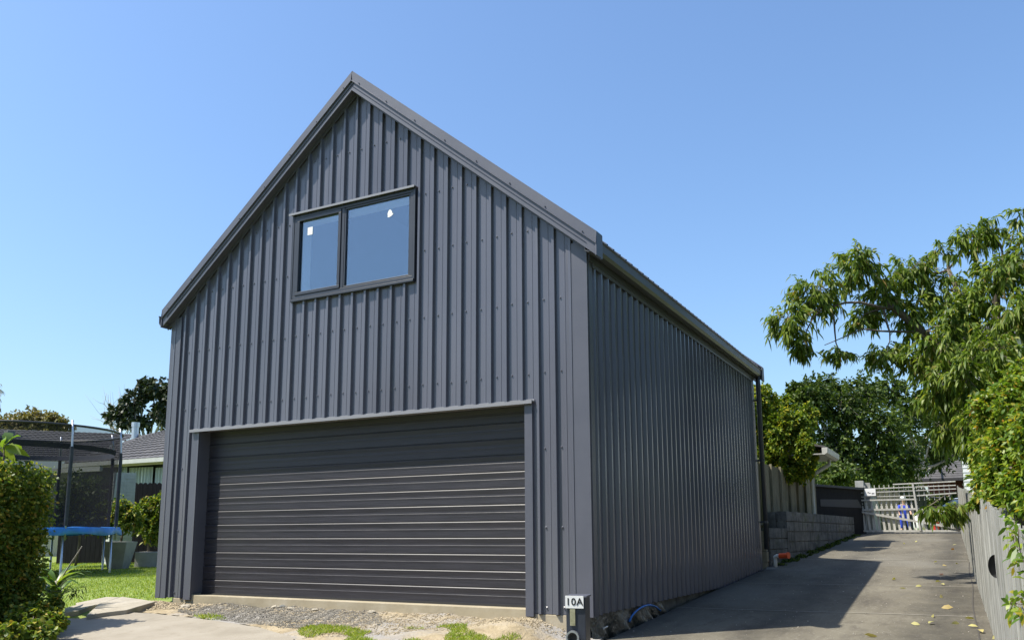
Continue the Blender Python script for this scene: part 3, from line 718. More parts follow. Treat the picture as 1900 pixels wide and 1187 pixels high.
# ---------------------------------------------------------------- mailbox
c = at(1068, 1106, 5.95); zt = c[2]; mx, my = float(c[0]), float(c[1]); gz = float(ground(mx, my))
MBX = thing('mailbox', 'narrow dark box mailbox on a post with number plate and round paper tube', 'mailbox', (mx, my, gz))
ang = R(14)
def mloc(x, y, z): return (mx+x*math.cos(ang)-y*math.sin(ang), my+x*math.sin(ang)+y*math.cos(ang), z)
def mbox(m2, x0, x1, y0, y1, z0, z1): m2.hexa([mloc(a, b, z) for z in (z0, z1) for a, b in ((x0, y0), (x1, y0), (x1, y1), (x0, y1))])
hw = .068
m2 = MB(); mbox(m2, -hw, hw, 0, .20, gz-.1, zt-.008); m2.build('body', M['mailbox'], MBX, bevel=.004)
m2 = MB(); mbox(m2, -hw-.006, hw+.008, -.006, .21, zt-.008, zt+.004); m2.build('lid', M['trim'], MBX, bevel=.002)
m2 = MB(); mbox(m2, -hw-.003, hw-.012, -.012, -.007, zt-.078, zt+.006); o = m2.build('number_plate', M['sign'], MBX)
cu_ = bpy.data.curves.new('numbers', 'FONT'); cu_.body = '10A'; cu_.size = .067; cu_.align_x = 'CENTER'; cu_.align_y = 'CENTER'; cu_.extrude = .0008; cu_.space_character = 1.12; cu_.offset = .0010
to = bpy.data.objects.new('tmp', cu_); S.collection.objects.link(to)
dg = bpy.context.evaluated_depsgraph_get(); me = bpy.data.meshes.new_from_object(to.evaluated_get(dg)); bpy.data.objects.remove(to)
me.materials.clear(); me.materials.append(M['ink'])
no = bpy.data.objects.new('house_number', me)
T = Matrix.Translation(Vector(mloc(-.0075, -.0135, zt-.036))) @ Matrix.Rotation(ang, 4, 'Z') @ Matrix.Rotation(R(90), 4, 'X')
me.transform(T); S.collection.objects.link(no); no.parent = o; no.matrix_parent_inverse = Matrix.Identity(4)
m2 = MB(); mbox(m2, -.040, -.003, -.010, -.004, zt-.195, zt-.080); m2.build('brass_plate', M['tag'], MBX, bevel=.002)
ctr = Vector(mloc(-.018, -.02, zt-.27)); fx = Vector((math.cos(ang), math.sin(ang), 0)); fz = Vector((0, 0, 1)); fy = fx.cross(fz)
m2 = MB(); n = 28; vs = []; fs = []
for ro, yo in ((.046, .0), (.046, -.035), (.034, -.035), (.034, .01)):
    for k in range(n): a = 2*math.pi*k/n; vs.append(ctr+fx*ro*math.cos(a)+fz*ro*math.sin(a)+Vector(mloc(0, yo, 0))-Vector(mloc(0, 0, 0)))
for l in range(3): fs += [(l*n+k, l*n+(k+1) % n, (l+1)*n+(k+1) % n, (l+1)*n+k) for k in range(n)]
m2.add(vs, fs); m2.build('paper_tube', M['steel'], MBX, smooth=False)
m2 = MB(); m2.tube([mloc(-.018, -.0052, zt-.27), mloc(-.018, -.006, zt-.27)], .001, 4)
vs = [ctr+fx*.034*math.cos(2*math.pi*k/n)+fz*.034*math.sin(2*math.pi*k/n)+(Vector(mloc(0, .012, 0))-Vector(mloc(0, 0, 0))) for k in range(n)]
m2 = MB(); m2.add(vs, [tuple(range(n))]); m2.build('tube_back', M['ink'], MBX)

# ---------------------------------------------------------------- right paling fence
def xf(y): return 9.225-.0150*y
FT = thing('paling_fence', 'weathered grey timber paling fence along the right of the driveway', 'fence', (9.15, 6, .3))
m2 = MB(); y = -5.2; k = 0
while y < 17.6:
    w = random.uniform(.094, .102); x = xf(y)+random.uniform(-.004, .006); hgt = 1.255+.012*math.sin(y*1.1)+random.uniform(-.012, .012)
    z0 = float(zdrive(y))-.02; tl = random.uniform(-.004, .004)
    m2.hexa([(x, y, z0), (x+.017, y, z0), (x+.017, y+w, z0), (x, y+w, z0), (x+tl, y, z0+hgt), (x+.017+tl, y, z0+hgt), (x+.017+tl, y+w, z0+hgt+.004), (x+tl, y+w, z0+hgt+.004)], random.random())
    y += w+random.uniform(.001, .006)
m2.build('palings', M['fence'], FT, recalc=False)
for zz in (.3, .95):
    m2 = MB(); m2.hexa([(xf(-5.2)+.024, -5.2, float(zdrive(-5.2))+zz), (xf(-5.2)+.07, -5.2, float(zdrive(-5.2))+zz), (xf(0)+.07, 0, float(zdrive(0))+zz), (xf(0)+.024, 0, float(zdrive(0))+zz)]+
        [(xf(-5.2)+.024, -5.2, float(zdrive(-5.2))+zz+.09), (xf(-5.2)+.07, -5.2, float(zdrive(-5.2))+zz+.09), (xf(0)+.07, 0, float(zdrive(0))+zz+.09), (xf(0)+.024, 0, float(zdrive(0))+zz+.09)], .5)
    m2.hexa([(xf(0)+.024, 0, float(zdrive(0))+zz), (xf(0)+.07, 0, float(zdrive(0))+zz), (xf(17)+.07, 17, float(zdrive(17))+zz), (xf(17)+.024, 17, float(zdrive(17))+zz),
             (xf(0)+.024, 0, float(zdrive(0))+zz+.09), (xf(0)+.07, 0, float(zdrive(0))+zz+.09), (xf(17)+.07, 17, float(zdrive(17))+zz+.09), (xf(17)+.024, 17, float(zdrive(17))+zz+.09)], .5)
    m2.build('rail', M['fence'], FT, recalc=False)
for y in np.arange(-4.5, 17, 2.2):
    m2 = MB(); x = xf(y)+.072; z = float(zdrive(y)); m2.box(x, x+.1, y, y+.1, z-.3, z+1.2, .4); m2.build('post', M['fence'], FT)
# black half round cover on the fence
yy = -1.05
def dome(yc, zc, r, name, lab, h=.05):
    m2 = MB(); vs = []; x = xf(yc)-.008; n = 20
    for j in range(5):
        f = j/4*math.pi/2
        for k in range(n+1):
            a = math.pi/2+math.pi*k/n
            vs.append((x-h*math.sin(f), yc+r*.6*math.cos(f)*math.cos(a)*-1, zc+r*math.cos(f)*math.sin(a)))
    fs = [(j*(n+1)+k, j*(n+1)+k+1, (j+1)*(n+1)+k+1, (j+1)*(n+1)+k) for j in range(4) for k in range(n)]
    m2.add(vs, fs); o = m2.build(name, M['blackmetal'], smooth=True); tag(o, lab, 'vent cover'); return o

# ---------------------------------------------------------------- gate
GY = 17.5; GXL, GXR = 6.47, 8.95; gz = float(zdrive(GY))+.05
s = 2.48/180   # metres per photo pixel at the gate
def gx(u): return GXL+(u-1600)*(GXR-GXL)/183
def gzv(v): return gz+(987-v)*(1.30/83)
GT = thing('driveway_gate', 'whitewashed timber picket gate closing the end of the driveway', 'gate', ((GXL+GXR)/2, GY, gz))
def rail(u0, v0, u1, v1, w=.045, y=-.03, name='rail'):
    m2 = MB(); m2.bar((gx(u0), GY+y, gzv(v0)), (gx(u1), GY+y, gzv(v1)), .035, w, (0, 0, 1)); m2.rnd = [random.random()]*len(m2.f); return m2.build(name, M['gate'], GT)
rail(1598, 985.5, 1782, 986, .05); rail(1598, 949, 1716, 948.5, .05); rail(1598, 951, 1780, 982, .055, -.055)
rail(1600, 932, 1712, 932, .04); rail(1602, 926, 1712, 926, .022); rail(1602, 919, 1782, 916, .026); rail(1600, 912.5, 1782, 910, .026)
rail(1670, 905.5, 1782, 903.5, .03); rail(1712, 926, 1782, 923, .03)
m2 = MB(); m2.bar((gx(1706), GY-.06, gzv(904)), (gx(1713), GY-.06, gzv(986)), .045, .045, (0, 1, 0)); m2.build('stile', M['gate'], GT)
m2 = MB(); m2.bar((gx(1599), GY-.0, gzv(950)), (gx(1603), GY, gzv(986)), .09, .04, (0, 1, 0)); m2.build('stile', M['gate'], GT)
for k in range(19):
    u = 1609+k*9.2; lean = 3.0 if u < 1700 else 5
    m2 = MB(); w = .058 if u < 1700 else .05
    top = 935 if u < 1712 else 948
    a = Vector((gx(u+lean), GY, gzv(985))); b = Vector((gx(u), GY, gzv(top+7)))
    m2.bar(a, b, w, .02, (0, 1, 0))
    d = b; wv = w/2
    for (hw0, h0), (hw1, h1) in (((wv, 0), (wv*.25, .015)), ((wv*.25, .015), (wv*.9, .05)), ((wv*.9, .05), (.004, .13))):
        m2.hexa([(d.x-hw0, GY-.01, d.z+h0), (d.x+hw0, GY-.01, d.z+h0), (d.x+hw0, GY+.01, d.z+h0), (d.x-hw0, GY+.01, d.z+h0), (d.x-hw1, GY-.01, d.z+h1), (d.x+hw1, GY-.01, d.z+h1), (d.x+hw1, GY+.01, d.z+h1), (d.x-hw1, GY+.01, d.z+h1)])
    m2.rnd = [random.random()]*len(m2.f)
    m2.build('picket', M['gate'], GT)
for k in range(18):
    u = 1617+k*9.0; m2 = MB(); m2.bar((gx(u), GY, gzv(934)), (gx(u), GY, gzv(906 if u < 1668 else 908)), .018, .018, (0, 1, 0)); m2.build('spindle', M['gate'], GT)
m2 = MB(); m2.box(gx(1616.5), gx(1637), GY-.075, GY-.07, gzv(924.5), gzv(912)); sg = m2.build('sign_plate', M['sign'], GT)
m2 = MB()
for (u0, u1, v) in ((1622, 1624.2, 918.5), (1625, 1627.4, 919.5), (1629.5, 1634.5, 920.4)): m2.box(gx(u0), gx(u1), GY-.077, GY-.0755, gzv(v+1.1), gzv(v-.7))
o = m2.build('faded_marks', M['greypanel']); o.parent = sg; o.matrix_parent_inverse = Matrix.Translation(-Vector(GT.location)) if False else Matrix.Identity(4)
# black round latch weight at the gate's right post
m2 = MB(); m2.tube([(8.93, GY-.25, gz+.18), (8.93, GY-.17, gz+.18)], [.13, .14], 16); o = m2.build('gate_wheel', M['blackmetal'], bevel=.01); o.parent = GT; o.matrix_parent_inverse = Matrix.Translation(-Vector(GT.location))

# ---------------------------------------------------------------- retaining wall, batten fence, shed, pillar
RW = thing('retaining_wall', 'stained concrete block retaining wall stepping along the left of the driveway', 'wall', (6.0, 12, .4))
def blockwall(name, P0, P1, zt0, zt1, thick, parent, m, ch=.2, bl=.4, cap=False):
    """coursed blocks with sunk joints; visible side towards +x"""
    P0 = Vector((P0[0], P0[1], 0)); P1 = Vector((P1[0], P1[1], 0)); d = (P1-P0); Ln = d.length; d.normalize(); nrm = Vector((d.y, -d.x, 0))
    m2 = MB(); m2.hexa([P0-nrm*.03+Vector((0, 0, -.4)), P1-nrm*.03+Vector((0, 0, -.4)), P1-nrm*(thick-.03)+Vector((0, 0, -.4)), P0-nrm*(thick-.03)+Vector((0, 0, -.4)),
                        P0-nrm*.03+Vector((0, 0, zt0-.01)), P1-nrm*.03+Vector((0, 0, zt1-.01)), P1-nrm*(thick-.03)+Vector((0, 0, zt1-.01)), P0-nrm*(thick-.03)+Vector((0, 0, zt0-.01))])
    zt = max(zt0, zt1); r = 0; z = zt
    while z > -.3:
        s = 0 if r % 2 == 0 else -bl/2
        while s < Ln:
            a = max(0, s)+.008; b = min(Ln, s+bl)-.008
            if b-a > .03:
                e = random.uniform(0, .001); A = P0+d*a+nrm*e; B = P0+d*b+nrm*e
                za = z-(zt-zt0)*(1-a/Ln)-(zt-zt1)*(a/Ln); zb = z-(zt-zt0)*(1-b/Ln)-(zt-zt1)*(b/Ln)
                m2.hexa([A+Vector((0, 0, za-ch+.016)), B+Vector((0, 0, zb-ch+.016)), B-nrm*(thick+2*e)+Vector((0, 0, zb-ch+.016)), A-nrm*(thick+2*e)+Vector((0, 0, za-ch+.016)),
                         A+Vector((0, 0, za)), B+Vector((0, 0, zb)), B-nrm*(thick+2*e)+Vector((0, 0, zb)), A-nrm*(thick+2*e)+Vector((0, 0, za))])
            s += bl
        z -= ch; r += 1
    return m2.build(name, m, parent)
blockwall('wall', (5.97, 9.55), (6.43, 17.2), 1.13, 1.13, .2, RW, M['block'])
blockwall('wall', (5.86, 8.35), (5.965, 9.54), .80, .80, .2, RW, M['block'])
m2 = MB(); m2.box(5.50, 5.76, 9.56, 9.74, .2, 1.12); m2.build('return_wall', M['block'], RW)
t = thing('brick_stub', 'low stub of pale blocks beside the downpipe at the garage corner', 'wall', (5.75, 8.3, .1))
m2 = MB()
for k in range(4): m2.box(5.60+.01*(k % 2), 5.82+.01*(k % 2), 8.2, 8.4, .0+k*.19, .18+k*.19)
m2.build('blocks', M['concrete'], t)
BF = thing('batten_fence', 'brown vertical board fence with battens standing behind the block wall', 'fence', (5.6, 11, .6))
m2 = MB(); y = 8.45; k = 0
while y < 14.6:
    w = .27; x = 5.50+(y-9)*.045; m2.hexa([(x, y, .45), (x+.02, y, .45), (x+.02+w*.045, y+w, .45), (x+w*.045, y+w, .45), (x, y, 2.1), (x+.02, y, 2.1), (x+.02+w*.045, y+w, 2.1), (x+w*.045, y+w, 2.1)], random.random()); y += w+.008
m2.build('boards', M['fence2'], BF, recalc=False)
y = 8.5
while y < 14.6:
    x = 5.525+(y-9)*.045; m2 = MB(); m2.box(x, x+.045, y, y+.05, .42, 2.12, random.random()); m2.build('batten', M['fence2'], BF); y += .82
m2 = MB(); m2.hexa([(5.50, 8.45, .86), (5.58, 8.45, .86), (5.82, 14.5, .86), (5.76, 14.5, .86), (5.50, 8.45, .93), (5.58, 8.45, .93), (5.82, 14.5, .93), (5.76, 14.5, .93)], .5); m2.build('rail', M['fence2'], BF)
# neighbour's white eave corner and downpipe
E0 = at(1549, 847, 20.4)
NH = thing('white_eaves_house', 'neighbouring cottage with white eaves corner and bent white downpipe', 'house', (E0[0]-2, E0[1]+2, .6))
ex, ey, ez = float(E0[0]), float(E0[1]), float(E0[2])
yb_ = ey-2.0
m2 = MB(); m2.extr([(ex-3.4, yb_, ez+.75), (ex+.04, yb_, ez+.05), (ex+.04, yb_, ez+.09), (ex-3.4, yb_, ez+.80)], (0, 2.05, 0)); m2.build('roof', M['tile'], NH)
m2 = MB(); m2.box(ex-.75, ex-.02, yb_, ey, ez-.10, ez-.08); m2.build('soffit', M['white'], NH)
m2 = MB(); m2.extr([(ex-3.4, ey+.0, ez-.10), (ex, ey, ez-.10), (ex, ey, ez+.05), (ex-3.4, ey, ez+.74)], (0, .04, 0)); m2.build('gable', M['white'], NH)
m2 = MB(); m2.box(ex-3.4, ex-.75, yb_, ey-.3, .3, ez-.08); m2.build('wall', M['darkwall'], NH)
m2 = MB(); m2.extr([(ex-.02, yb_, ez-.10), (ex+.02, yb_, ez-.11), (ex+.09, yb_, ez-.07), (ex+.10, yb_, ez+.05), (ex-.02, yb_, ez+.05)], (0, 2.04, 0)); m2.build('gutter', M['white'], NH)
a = at(1539, 848, 20.0); b = at(1538, 862, 20.0); c_ = at(1505, 882, 20.0); d_ = at(1511, 962, 20.0)
m2 = MB(); m2.tube([a, b, c_+(b-c_)*.04+[0, 0, .0], c_, d_], .045, 10); m2.build('downpipe', M['white'], NH, smooth=False)
# dark shed
s0 = at(1512, 902, 21.5); s1 = at(1602, 900, 23.5)
SH = thing('black_shed', 'low black boarded shed with dull grey window above the block wall', 'shed', ((s0[0]+s1[0])/2, (s0[1]+s1[1])/2, 1.0))
m2 = MB(); zt_ = float(s0[2]); A = Vector((s0[0]-.05, s0[1], 0)); B = Vector((s1[0], s1[1], 0)); dd = (B-A).normalized(); nn = Vector((-dd.y, dd.x, 0))*2.4
m2.hexa([Vector((p.x, p.y, z)) for z in (.3, zt_) for p in (A, B, B+nn, A+nn)]); m2.build('wall', M['black'], SH)
m2 = MB(); m2.hexa([Vector((p.x, p.y, z)) for z in (zt_+.002, zt_+.06) for p in (A-dd*.1-nn*.04, B+dd*.05-nn*.04, B+nn*1.05, A+nn*1.05)]); m2.build('roof', M['greypanel'], SH)
La = A+dd*.32-nn*.006; Lb = B-dd*.2-nn*.006; zz = float(at(1560, 940, 22.4)[2]); zz2 = float(at(1560, 924, 22.4)[2])
m2 = MB(); m2.add([Vector((La.x, La.y, zz)), Vector((Lb.x, Lb.y, zz)), Vector((Lb.x-.25*dd.x, Lb.y-.25*dd.y, zz2)), Vector((La.x, La.y, zz2-.05))], [(0, 1, 2, 3)]); m2.build('window', M['greypanel'], SH)
# block pillar and wing wall at the gate
PL = thing('gate_pillar', 'grey concrete block pillar with sloping wing wall beside the picket gate', 'pillar', (6.40, 17.75, .6))
m2 = MB(); z = .4
while z < 2.12:
    m2.box(6.44, 6.66, 17.62, 17.84, z, z+.188); z += .195
m2.build('pillar', M['blockpale'], PL, bevel=.004)
m2 = MB(); m2.extr([(6.62, 17.86, .4), (6.62, 20.5, .4), (6.62, 20.5, 1.5), (6.62, 19.6, 1.75), (6.62, 17.86, 2.10)], (.18, 0, 0)); m2.build('wing_wall', M['blockpale'], PL)

# ---------------------------------------------------------------- beyond the gate: brick house, car, person, bits
h0 = at(1700, 889, 44); h1 = at(1885, 889, 44)
HB = thing('brick_house', 'red brick house with dark tiled hip roof beyond the gate', 'house', ((h0[0]+h1[0])/2, (h0[1]+h1[1])/2, .7))
ze = float(h0[2]); zr = float(at(1768, 863, 47)[2]); hx0, hx1, hy = float(h0[0]), float(h0[0])+9.0, float(h0[1])
m2 = MB(); m2.box(hx0+.5, hx1-.5, hy+.5, hy+8, .3, ze); m2.build('wall', M['brickred'], HB)
def hip(m2, x0, x1, y0, y1, ze, zr, rows=14):
    ins = (y1-y0)/2
    quads = [((x0, y0), (x1, y0), (x1-ins, y0+ins), (x0+ins, y0+ins)), ((x1, y1), (x0, y1), (x0+ins, y1-ins), (x1-ins, y1-ins)), ((x0, y1), (x0, y0), (x0+ins, y0+ins), (x0+ins, y0+ins)), ((x1, y0), (x1, y1), (x1-ins, y0+ins), (x1-ins, y0+ins))]
    for a, b, c, d in quads:
        a, b, c, d = [Vector((*p, z)) for p, z in zip((a, b, c, d), (ze, ze, zr, zr))]
        for k in range(rows):
            t0 = k/rows; t1 = (k+1)/rows; l = Vector((0, 0, .03))
            p0 = a.lerp(d, t0)+l; p1 = b.lerp(c, t0)+l; p2 = b.lerp(c, t1); p3 = a.lerp(d, t1)
            m2.add([p0, p1, p2, p3, a.lerp(d, t0)-l*.2, b.lerp(c, t0)-l*.2], [(0, 1, 2, 3), (4, 5, 1, 0)])
m2 = MB(); hip(m2, hx0, hx1, hy, hy+7, ze, zr+.9); m2.build('roof', M['tile'], HB, recalc=False)
m2 = MB(); m2.box(hx0-.08, hx1+.08, hy-.1, hy, ze-.12, ze+.02); m2.build('gutter', M['greypanel'], HB)
m2 = MB(); m2.box(hx0+2.2, hx0+4.6, hy+.45, hy+.499, 1.3, ze-.35); w_ = m2.build('window', M['carglass'], HB)
m2 = MB(); m2.box(hx0+2.1, hx0+4.7, hy+.40, hy+.449, ze-.35, ze-.25); m2.build('sill', M['white'], HB)

def car(cx, cy, z, rot):
    t = thing('parked_car', 'silver car parked beyond the gate seen through its bars', 'car', (cx, cy, z))
    def L_(x, y, zz): c, s_ = math.cos(rot), math.sin(rot); return (cx+x*c-y*s_, cy+x*s_+y*c, z+zz)
    sec = [(-2.1, .35, .75), (-2.05, .3, .9), (-1.6, .25, .98), (-1.0, .25, 1.0), (-.5, .25, 1.02), (.9, .25, 1.02), (1.6, .25, 1.0), (2.0, .3, .92), (2.08, .4, .7)]
    vs = []; fs = []
    for x, lo, hi in sec:
        w = .86-.10*abs(x/2.1)**3
        for y, q in ((-w*.95, lo), (-w, (lo+hi)/2), (-w*.95, hi-.03), (-w*.75, hi), (w*.75, hi), (w*.95, hi-.03), (w, (lo+hi)/2), (w*.95, lo)): vs.append(L_(x, y, q))
    for i in range(len(sec)-1):
        for k in range(8): fs.append((i*8+k, i*8+(k+1) % 8, (i+1)*8+(k+1) % 8, (i+1)*8+k))
    fs += [tuple(range(8)), tuple(range(len(sec)*8-1, len(sec)*8-9, -1))]
    m2 = MB(); m2.add(vs, fs); m2.build('body', M['car'], t, bevel=.02)
    m2 = MB(); A = [(-1.15, -.74, 1.0), (1.35, -.74, 1.0), (1.35, .74, 1.0), (-1.15, .74, 1.0)]; B = [(-.45, -.58, 1.42), (.85, -.58, 1.42), (.85, .58, 1.42), (-.45, .58, 1.42)]
    m2.hexa([L_(*p) for p in A+B]); m2.build('windows', M['carglass'], t)
    m2 = MB(); m2.hexa([L_(*p) for p in [(-.5, -.60, 1.42), (.9, -.60, 1.42), (.9, .60, 1.42), (-.5, .60, 1.42), (-.4, -.52, 1.46), (.8, -.52, 1.46), (.8, .52, 1.46), (-.4, .52, 1.46)]]); m2.build('roof', M['car'], t)
    for x in (-1.3, 1.3):
        for y in (-.80, .80):
            m2 = MB(); m2.tube([L_(x, y-.1, .32), L_(x, y+.1, .32)], .32, 20); wh = m2.build('wheel', M['rubber'], t)
            m2 = MB(); m2.tube([L_(x, y-.105, .32), L_(x, y+.105, .32)], .19, 14); r_ = m2.build('rim', M['steel']); r_.parent = wh; r_.matrix_parent_inverse = Matrix.Identity(4)
    for y in (-.6, .6):
        m2 = MB(); m2.hexa([L_(*p) for p in [(-2.12, y-.14, .68), (-2.0, y-.14, .68), (-2.0, y+.14, .68), (-2.12, y+.14, .68), (-2.08, y-.14, .80), (-1.98, y-.14, .80), (-1.98, y+.14, .80), (-2.08, y+.14, .80)]]); m2.build('headlight', M['whitemetal'], t)
p = at(1808, 990, 37); car(float(p[0]), float(p[1]), .78, R(28))

def skinbody(name, joints, edges, rad, m, parent=None, sub=2):
    me = bpy.data.meshes.new(name); me.from_pydata([tuple(float(c) for c in j) for j in joints], edges, []); me.materials.append(m)
    o = bpy.data.objects.new(name, me); S.collection.objects.link(o)
    sk = o.modifiers.new('skin', 'SKIN'); sk.use_smooth_shade = True
    for i, r_ in enumerate(rad): me.skin_vertices[0].data[i].radius = (r_, r_) if not isinstance(r_, tuple) else r_
    me.skin_vertices[0].data[0].use_root = True
    ss_ = o.modifiers.new('sub', 'SUBSURF'); ss_.levels = ss_.render_levels = sub
    if parent: o.parent = parent
    return o
def person(px, py, z, H=1.2, rot=0):
    k = H/1.2
    t = thing('person', 'small person in blue clothes and white cap standing behind the gate', 'person', (px, py, z))
    t.rotation_euler.z = rot
    J = [(0, 0, .56), (0, .01, .70), (0, .0, .86), (0, 0, .93), (0, -.01, 1.0), (0, -.02, 1.09),
         (.13, 0, .84), (.20, -.04, .66), (.19, -.16, .54), (-.13, 0, .84), (-.20, -.02, .66), (-.17, -.14, .52),
         (.07, 0, .52), (.12, -.02, .29), (.16, .03, .06), (.17, -.09, .03), (-.07, 0, .52), (-.10, .03, .29), (-.13, .03, .06), (-.14, -.09, .03)]
    J = [(a*k, b*k, c*k) for a, b, c in J]
    Ed = [(0, 1), (1, 2), (2, 3), (3, 4), (4, 5), (2, 6), (6, 7), (7, 8), (2, 9), (9, 10), (10, 11), (0, 12), (12, 13), (13, 14), (14, 15), (0, 16), (16, 17), (17, 18), (18, 19)]
    Rr = [.10, .095, .10, .045, .065, .07, .05, .036, .028, .05, .036, .028, .075, .05, .035, .03, .075, .05, .035, .03]
    skinbody('body', J, Ed, [r*k for r in Rr], M['skin'], t)
    J2 = [(a*1, b*1, c*1) for a, b, c in J]; idx = [0, 1, 2, 6, 7, 9, 10, 12, 13, 14, 16, 17, 18]
    mp_ = {v: i for i, v in enumerate(idx)}
    E2 = [(mp_[a], mp_[b]) for a, b in Ed if a in mp_ and b in mp_]
    skinbody('clothing', [J2[i] for i in idx], E2, [(Rr[i]+.017)*k for i in idx], M['bluecloth'], t)
    def ell(name, c, r, m, zmin=-9):
        m2 = MB(); vs = []; n = 16
        for j in range(9):
            f = -math.pi/2+math.pi*j/8
            for q in range(n): a = 2*math.pi*q/n; vs.append((c[0]+r[0]*math.cos(f)*math.cos(a), c[1]+r[1]*math.cos(f)*math.sin(a), max(zmin, c[2]+r[2]*math.sin(f))))
        m2.add(vs, [(j*n+q, j*n+(q+1) % n, (j+1)*n+(q+1) % n, (j+1)*n+q) for j in range(8) for q in range(n)])
        o = m2.build(name, m, None, smooth=True); o.parent = t; return o
    ell('hair', (0, .02*k, 1.05*k), (.087*k, .09*k, .10*k), M['hair'])
    ell('cap', (0, -.0, 1.11*k), (.095*k, .10*k, .085*k), M['whitemetal'], 1.11*k)
    m2 = MB(); m2.extr([(.09*k*math.cos(a), -.08*k-.10*k*math.sin(a), 1.105*k) for a in np.linspace(0, math.pi, 9)], (0, 0, .01)); o = m2.build('cap_brim', M['whitemetal']); o.parent = t
p = at(1680, 985, 28.3); person(float(p[0]), float(p[1]), .78, 1.16, R(20))
p = at(1706, 985, 27.6)
m2 = MB(); vs = []; n = 14
for j in range(8):
    f = j/7; rr = [.10, .16, .18, .18, .16, .12, .06, .02][j]; zz = [0, .02, .12, .24, .34, .42, .48, .50][j]
    for q in range(n): a = 2*math.pi*q/n; r2 = rr*(1+.12*math.sin(3*a+f*4)); vs.append((p[0]+r2*math.cos(a), p[1]+r2*.7*math.sin(a), .78+zz))
m2.add(vs, [(j*n+q, j*n+(q+1) % n, (j+1)*n+(q+1) % n, (j+1)*n+q) for j in range(7) for q in range(n)]+[tuple(range(n)), tuple(range(8*n-1, 7*n-1, -1))]); o = m2.build('sack', M['whitemetal'], smooth=True); tag(o, 'tied white sack standing on the ground behind the gate', 'sack')
p = at(1736, 985, 27.2); t = thing('bucket', 'small red bucket on the ground behind the gate', 'bucket', (p[0], p[1], .78))
m2 = MB(); m2.tube([(p[0], p[1], .78), (p[0], p[1], 1.04)], [.10, .14], 18); m2.tube([(p[0], p[1], 1.03), (p[0], p[1], 1.055)], .148, 18); m2.build('tub', M['red'], t)
m2 = MB(); m2.tube([(p[0]+.14*math.cos(a), p[1], 1.04+.12*math.sin(a)) for a in np.linspace(0, math.pi, 10)], .006, 6); m2.build('handle', M['steel'], t)

# pale building glimpsed through the big tree
q0 = at(1745, 700, 34)
PB = thing('weatherboard_building', 'pale two storey weatherboard building glimpsed through the big tree', 'building', (q0[0]+4, q0[1]+4, .6))
bx0 = float(q0[0])+.5; by0 = float(q0[1])
m2 = MB(); z = .4
while z < 8.4:
    m2.hexa([(bx0, by0, z), (bx0+9, by0-.0, z), (bx0+9, by0+7, z), (bx0, by0+7, z), (bx0+.02, by0+.02, z+.178), (bx0+8.98, by0+.02, z+.178), (bx0+8.98, by0+6.98, z+.178), (bx0+.02, by0+6.98, z+.178)]); z += .18
m2.build('wall', M['weather'], PB)
m2 = MB(); hip(m2, bx0-.5, bx0+9.5, by0-.5, by0+7.5, 8.45, 10.3); m2.build('roof', M['tile'], PB, recalc=False)
for k in range(3):
    for zz in (2.0, 5.6):
        m2 = MB(); m2.box(bx0+1+k*2.8, bx0+2.4+k*2.8, by0-.03, by0-.004, zz, zz+1.3); m2.build('window', M['carglass'], PB)

# ---------------------------------------------------------------- left neighbour: house with tiled roof
LH = thing('tiled_roof_house', 'bungalow with dark tiled hip roofs and white gutters behind the trampoline', 'house', tuple(at(150, 985, 32)))
def quadroof(m2, a, b, c, d, rows=12, cols=22):
    """a,b eave left/right; c,d ridge right/left; wavy tiles with stepped courses"""
    a, b, c, d = [Vector(p) for p in (a, b, c, d)]; nn = (b-a).cross(d-a).normalized()
    if nn.z < 0: nn = -nn
    for k in range(rows):
        t0, t1 = k/rows, (k+1)/rows; n_ = cols*4; vs = []
        for i in range(n_+1):
            s_ = i/n_; w_ = .022*abs(math.sin(math.pi*s_*cols))
            vs.append(a.lerp(b, s_).lerp(d.lerp(c, s_), t0)+nn*(.03+w_)); 
        for i in range(n_+1):
            s_ = i/n_; w_ = .022*abs(math.sin(math.pi*s_*cols)); vs.append(a.lerp(b, s_).lerp(d.lerp(c, s_), t1)+nn*w_)
        for i in range(n_+1):
            s_ = i/n_; vs.append(a.lerp(b, s_).lerp(d.lerp(c, s_), t0)-nn*.01)
        f_ = [(i, i+1, n_+1+i+1, n_+1+i) for i in range(n_)]+[(2*n_+2+i, 2*n_+3+i, i+1, i) for i in range(n_)]
        m2.add(vs, f_)
m2 = MB(); quadroof(m2, at(-160, 843, 30), at(150, 849, 30), at(262, 806, 36), at(-120, 792, 36), 14, 38); m2.build('roof', M['tile'], LH, recalc=False)
m2 = MB(); quadroof(m2, at(120, 861, 27), at(470, 838, 24.5), at(440, 765, 30), at(300, 800, 31.5), 13, 30); m2.build('roof', M['tile'], LH, recalc=False)
m2 = MB(); quadroof(m2, at(120, 861, 27), at(122, 858, 33), at(265, 808, 35), at(300, 800, 31.5), 8, 14); m2.build('roof', M['tile'], LH, recalc=False)
def fas(u0, v0, d0, u1, v1, d1, h, m, name):
    a = Vector(at(u0, v0, d0)); b = Vector(at(u1, v1, d1)); m2 = MB(); m2.bar(a, b, .12, h, (0, 0, 1)); return m2.build(name, m, LH)
fas(-160, 847, 29.9, 150, 852, 29.9, .16, M['white'], 'gutter'); fas(118, 864, 26.9, 470, 841, 24.4, .13, M['white'], 'gutter')
fas(118, 868, 27.1, 470, 846, 24.6, .12, M['beige'], 'fascia')
fas(95, 874, 25.5, 188, 869, 25.0, .14, M['white'], 'fascia')
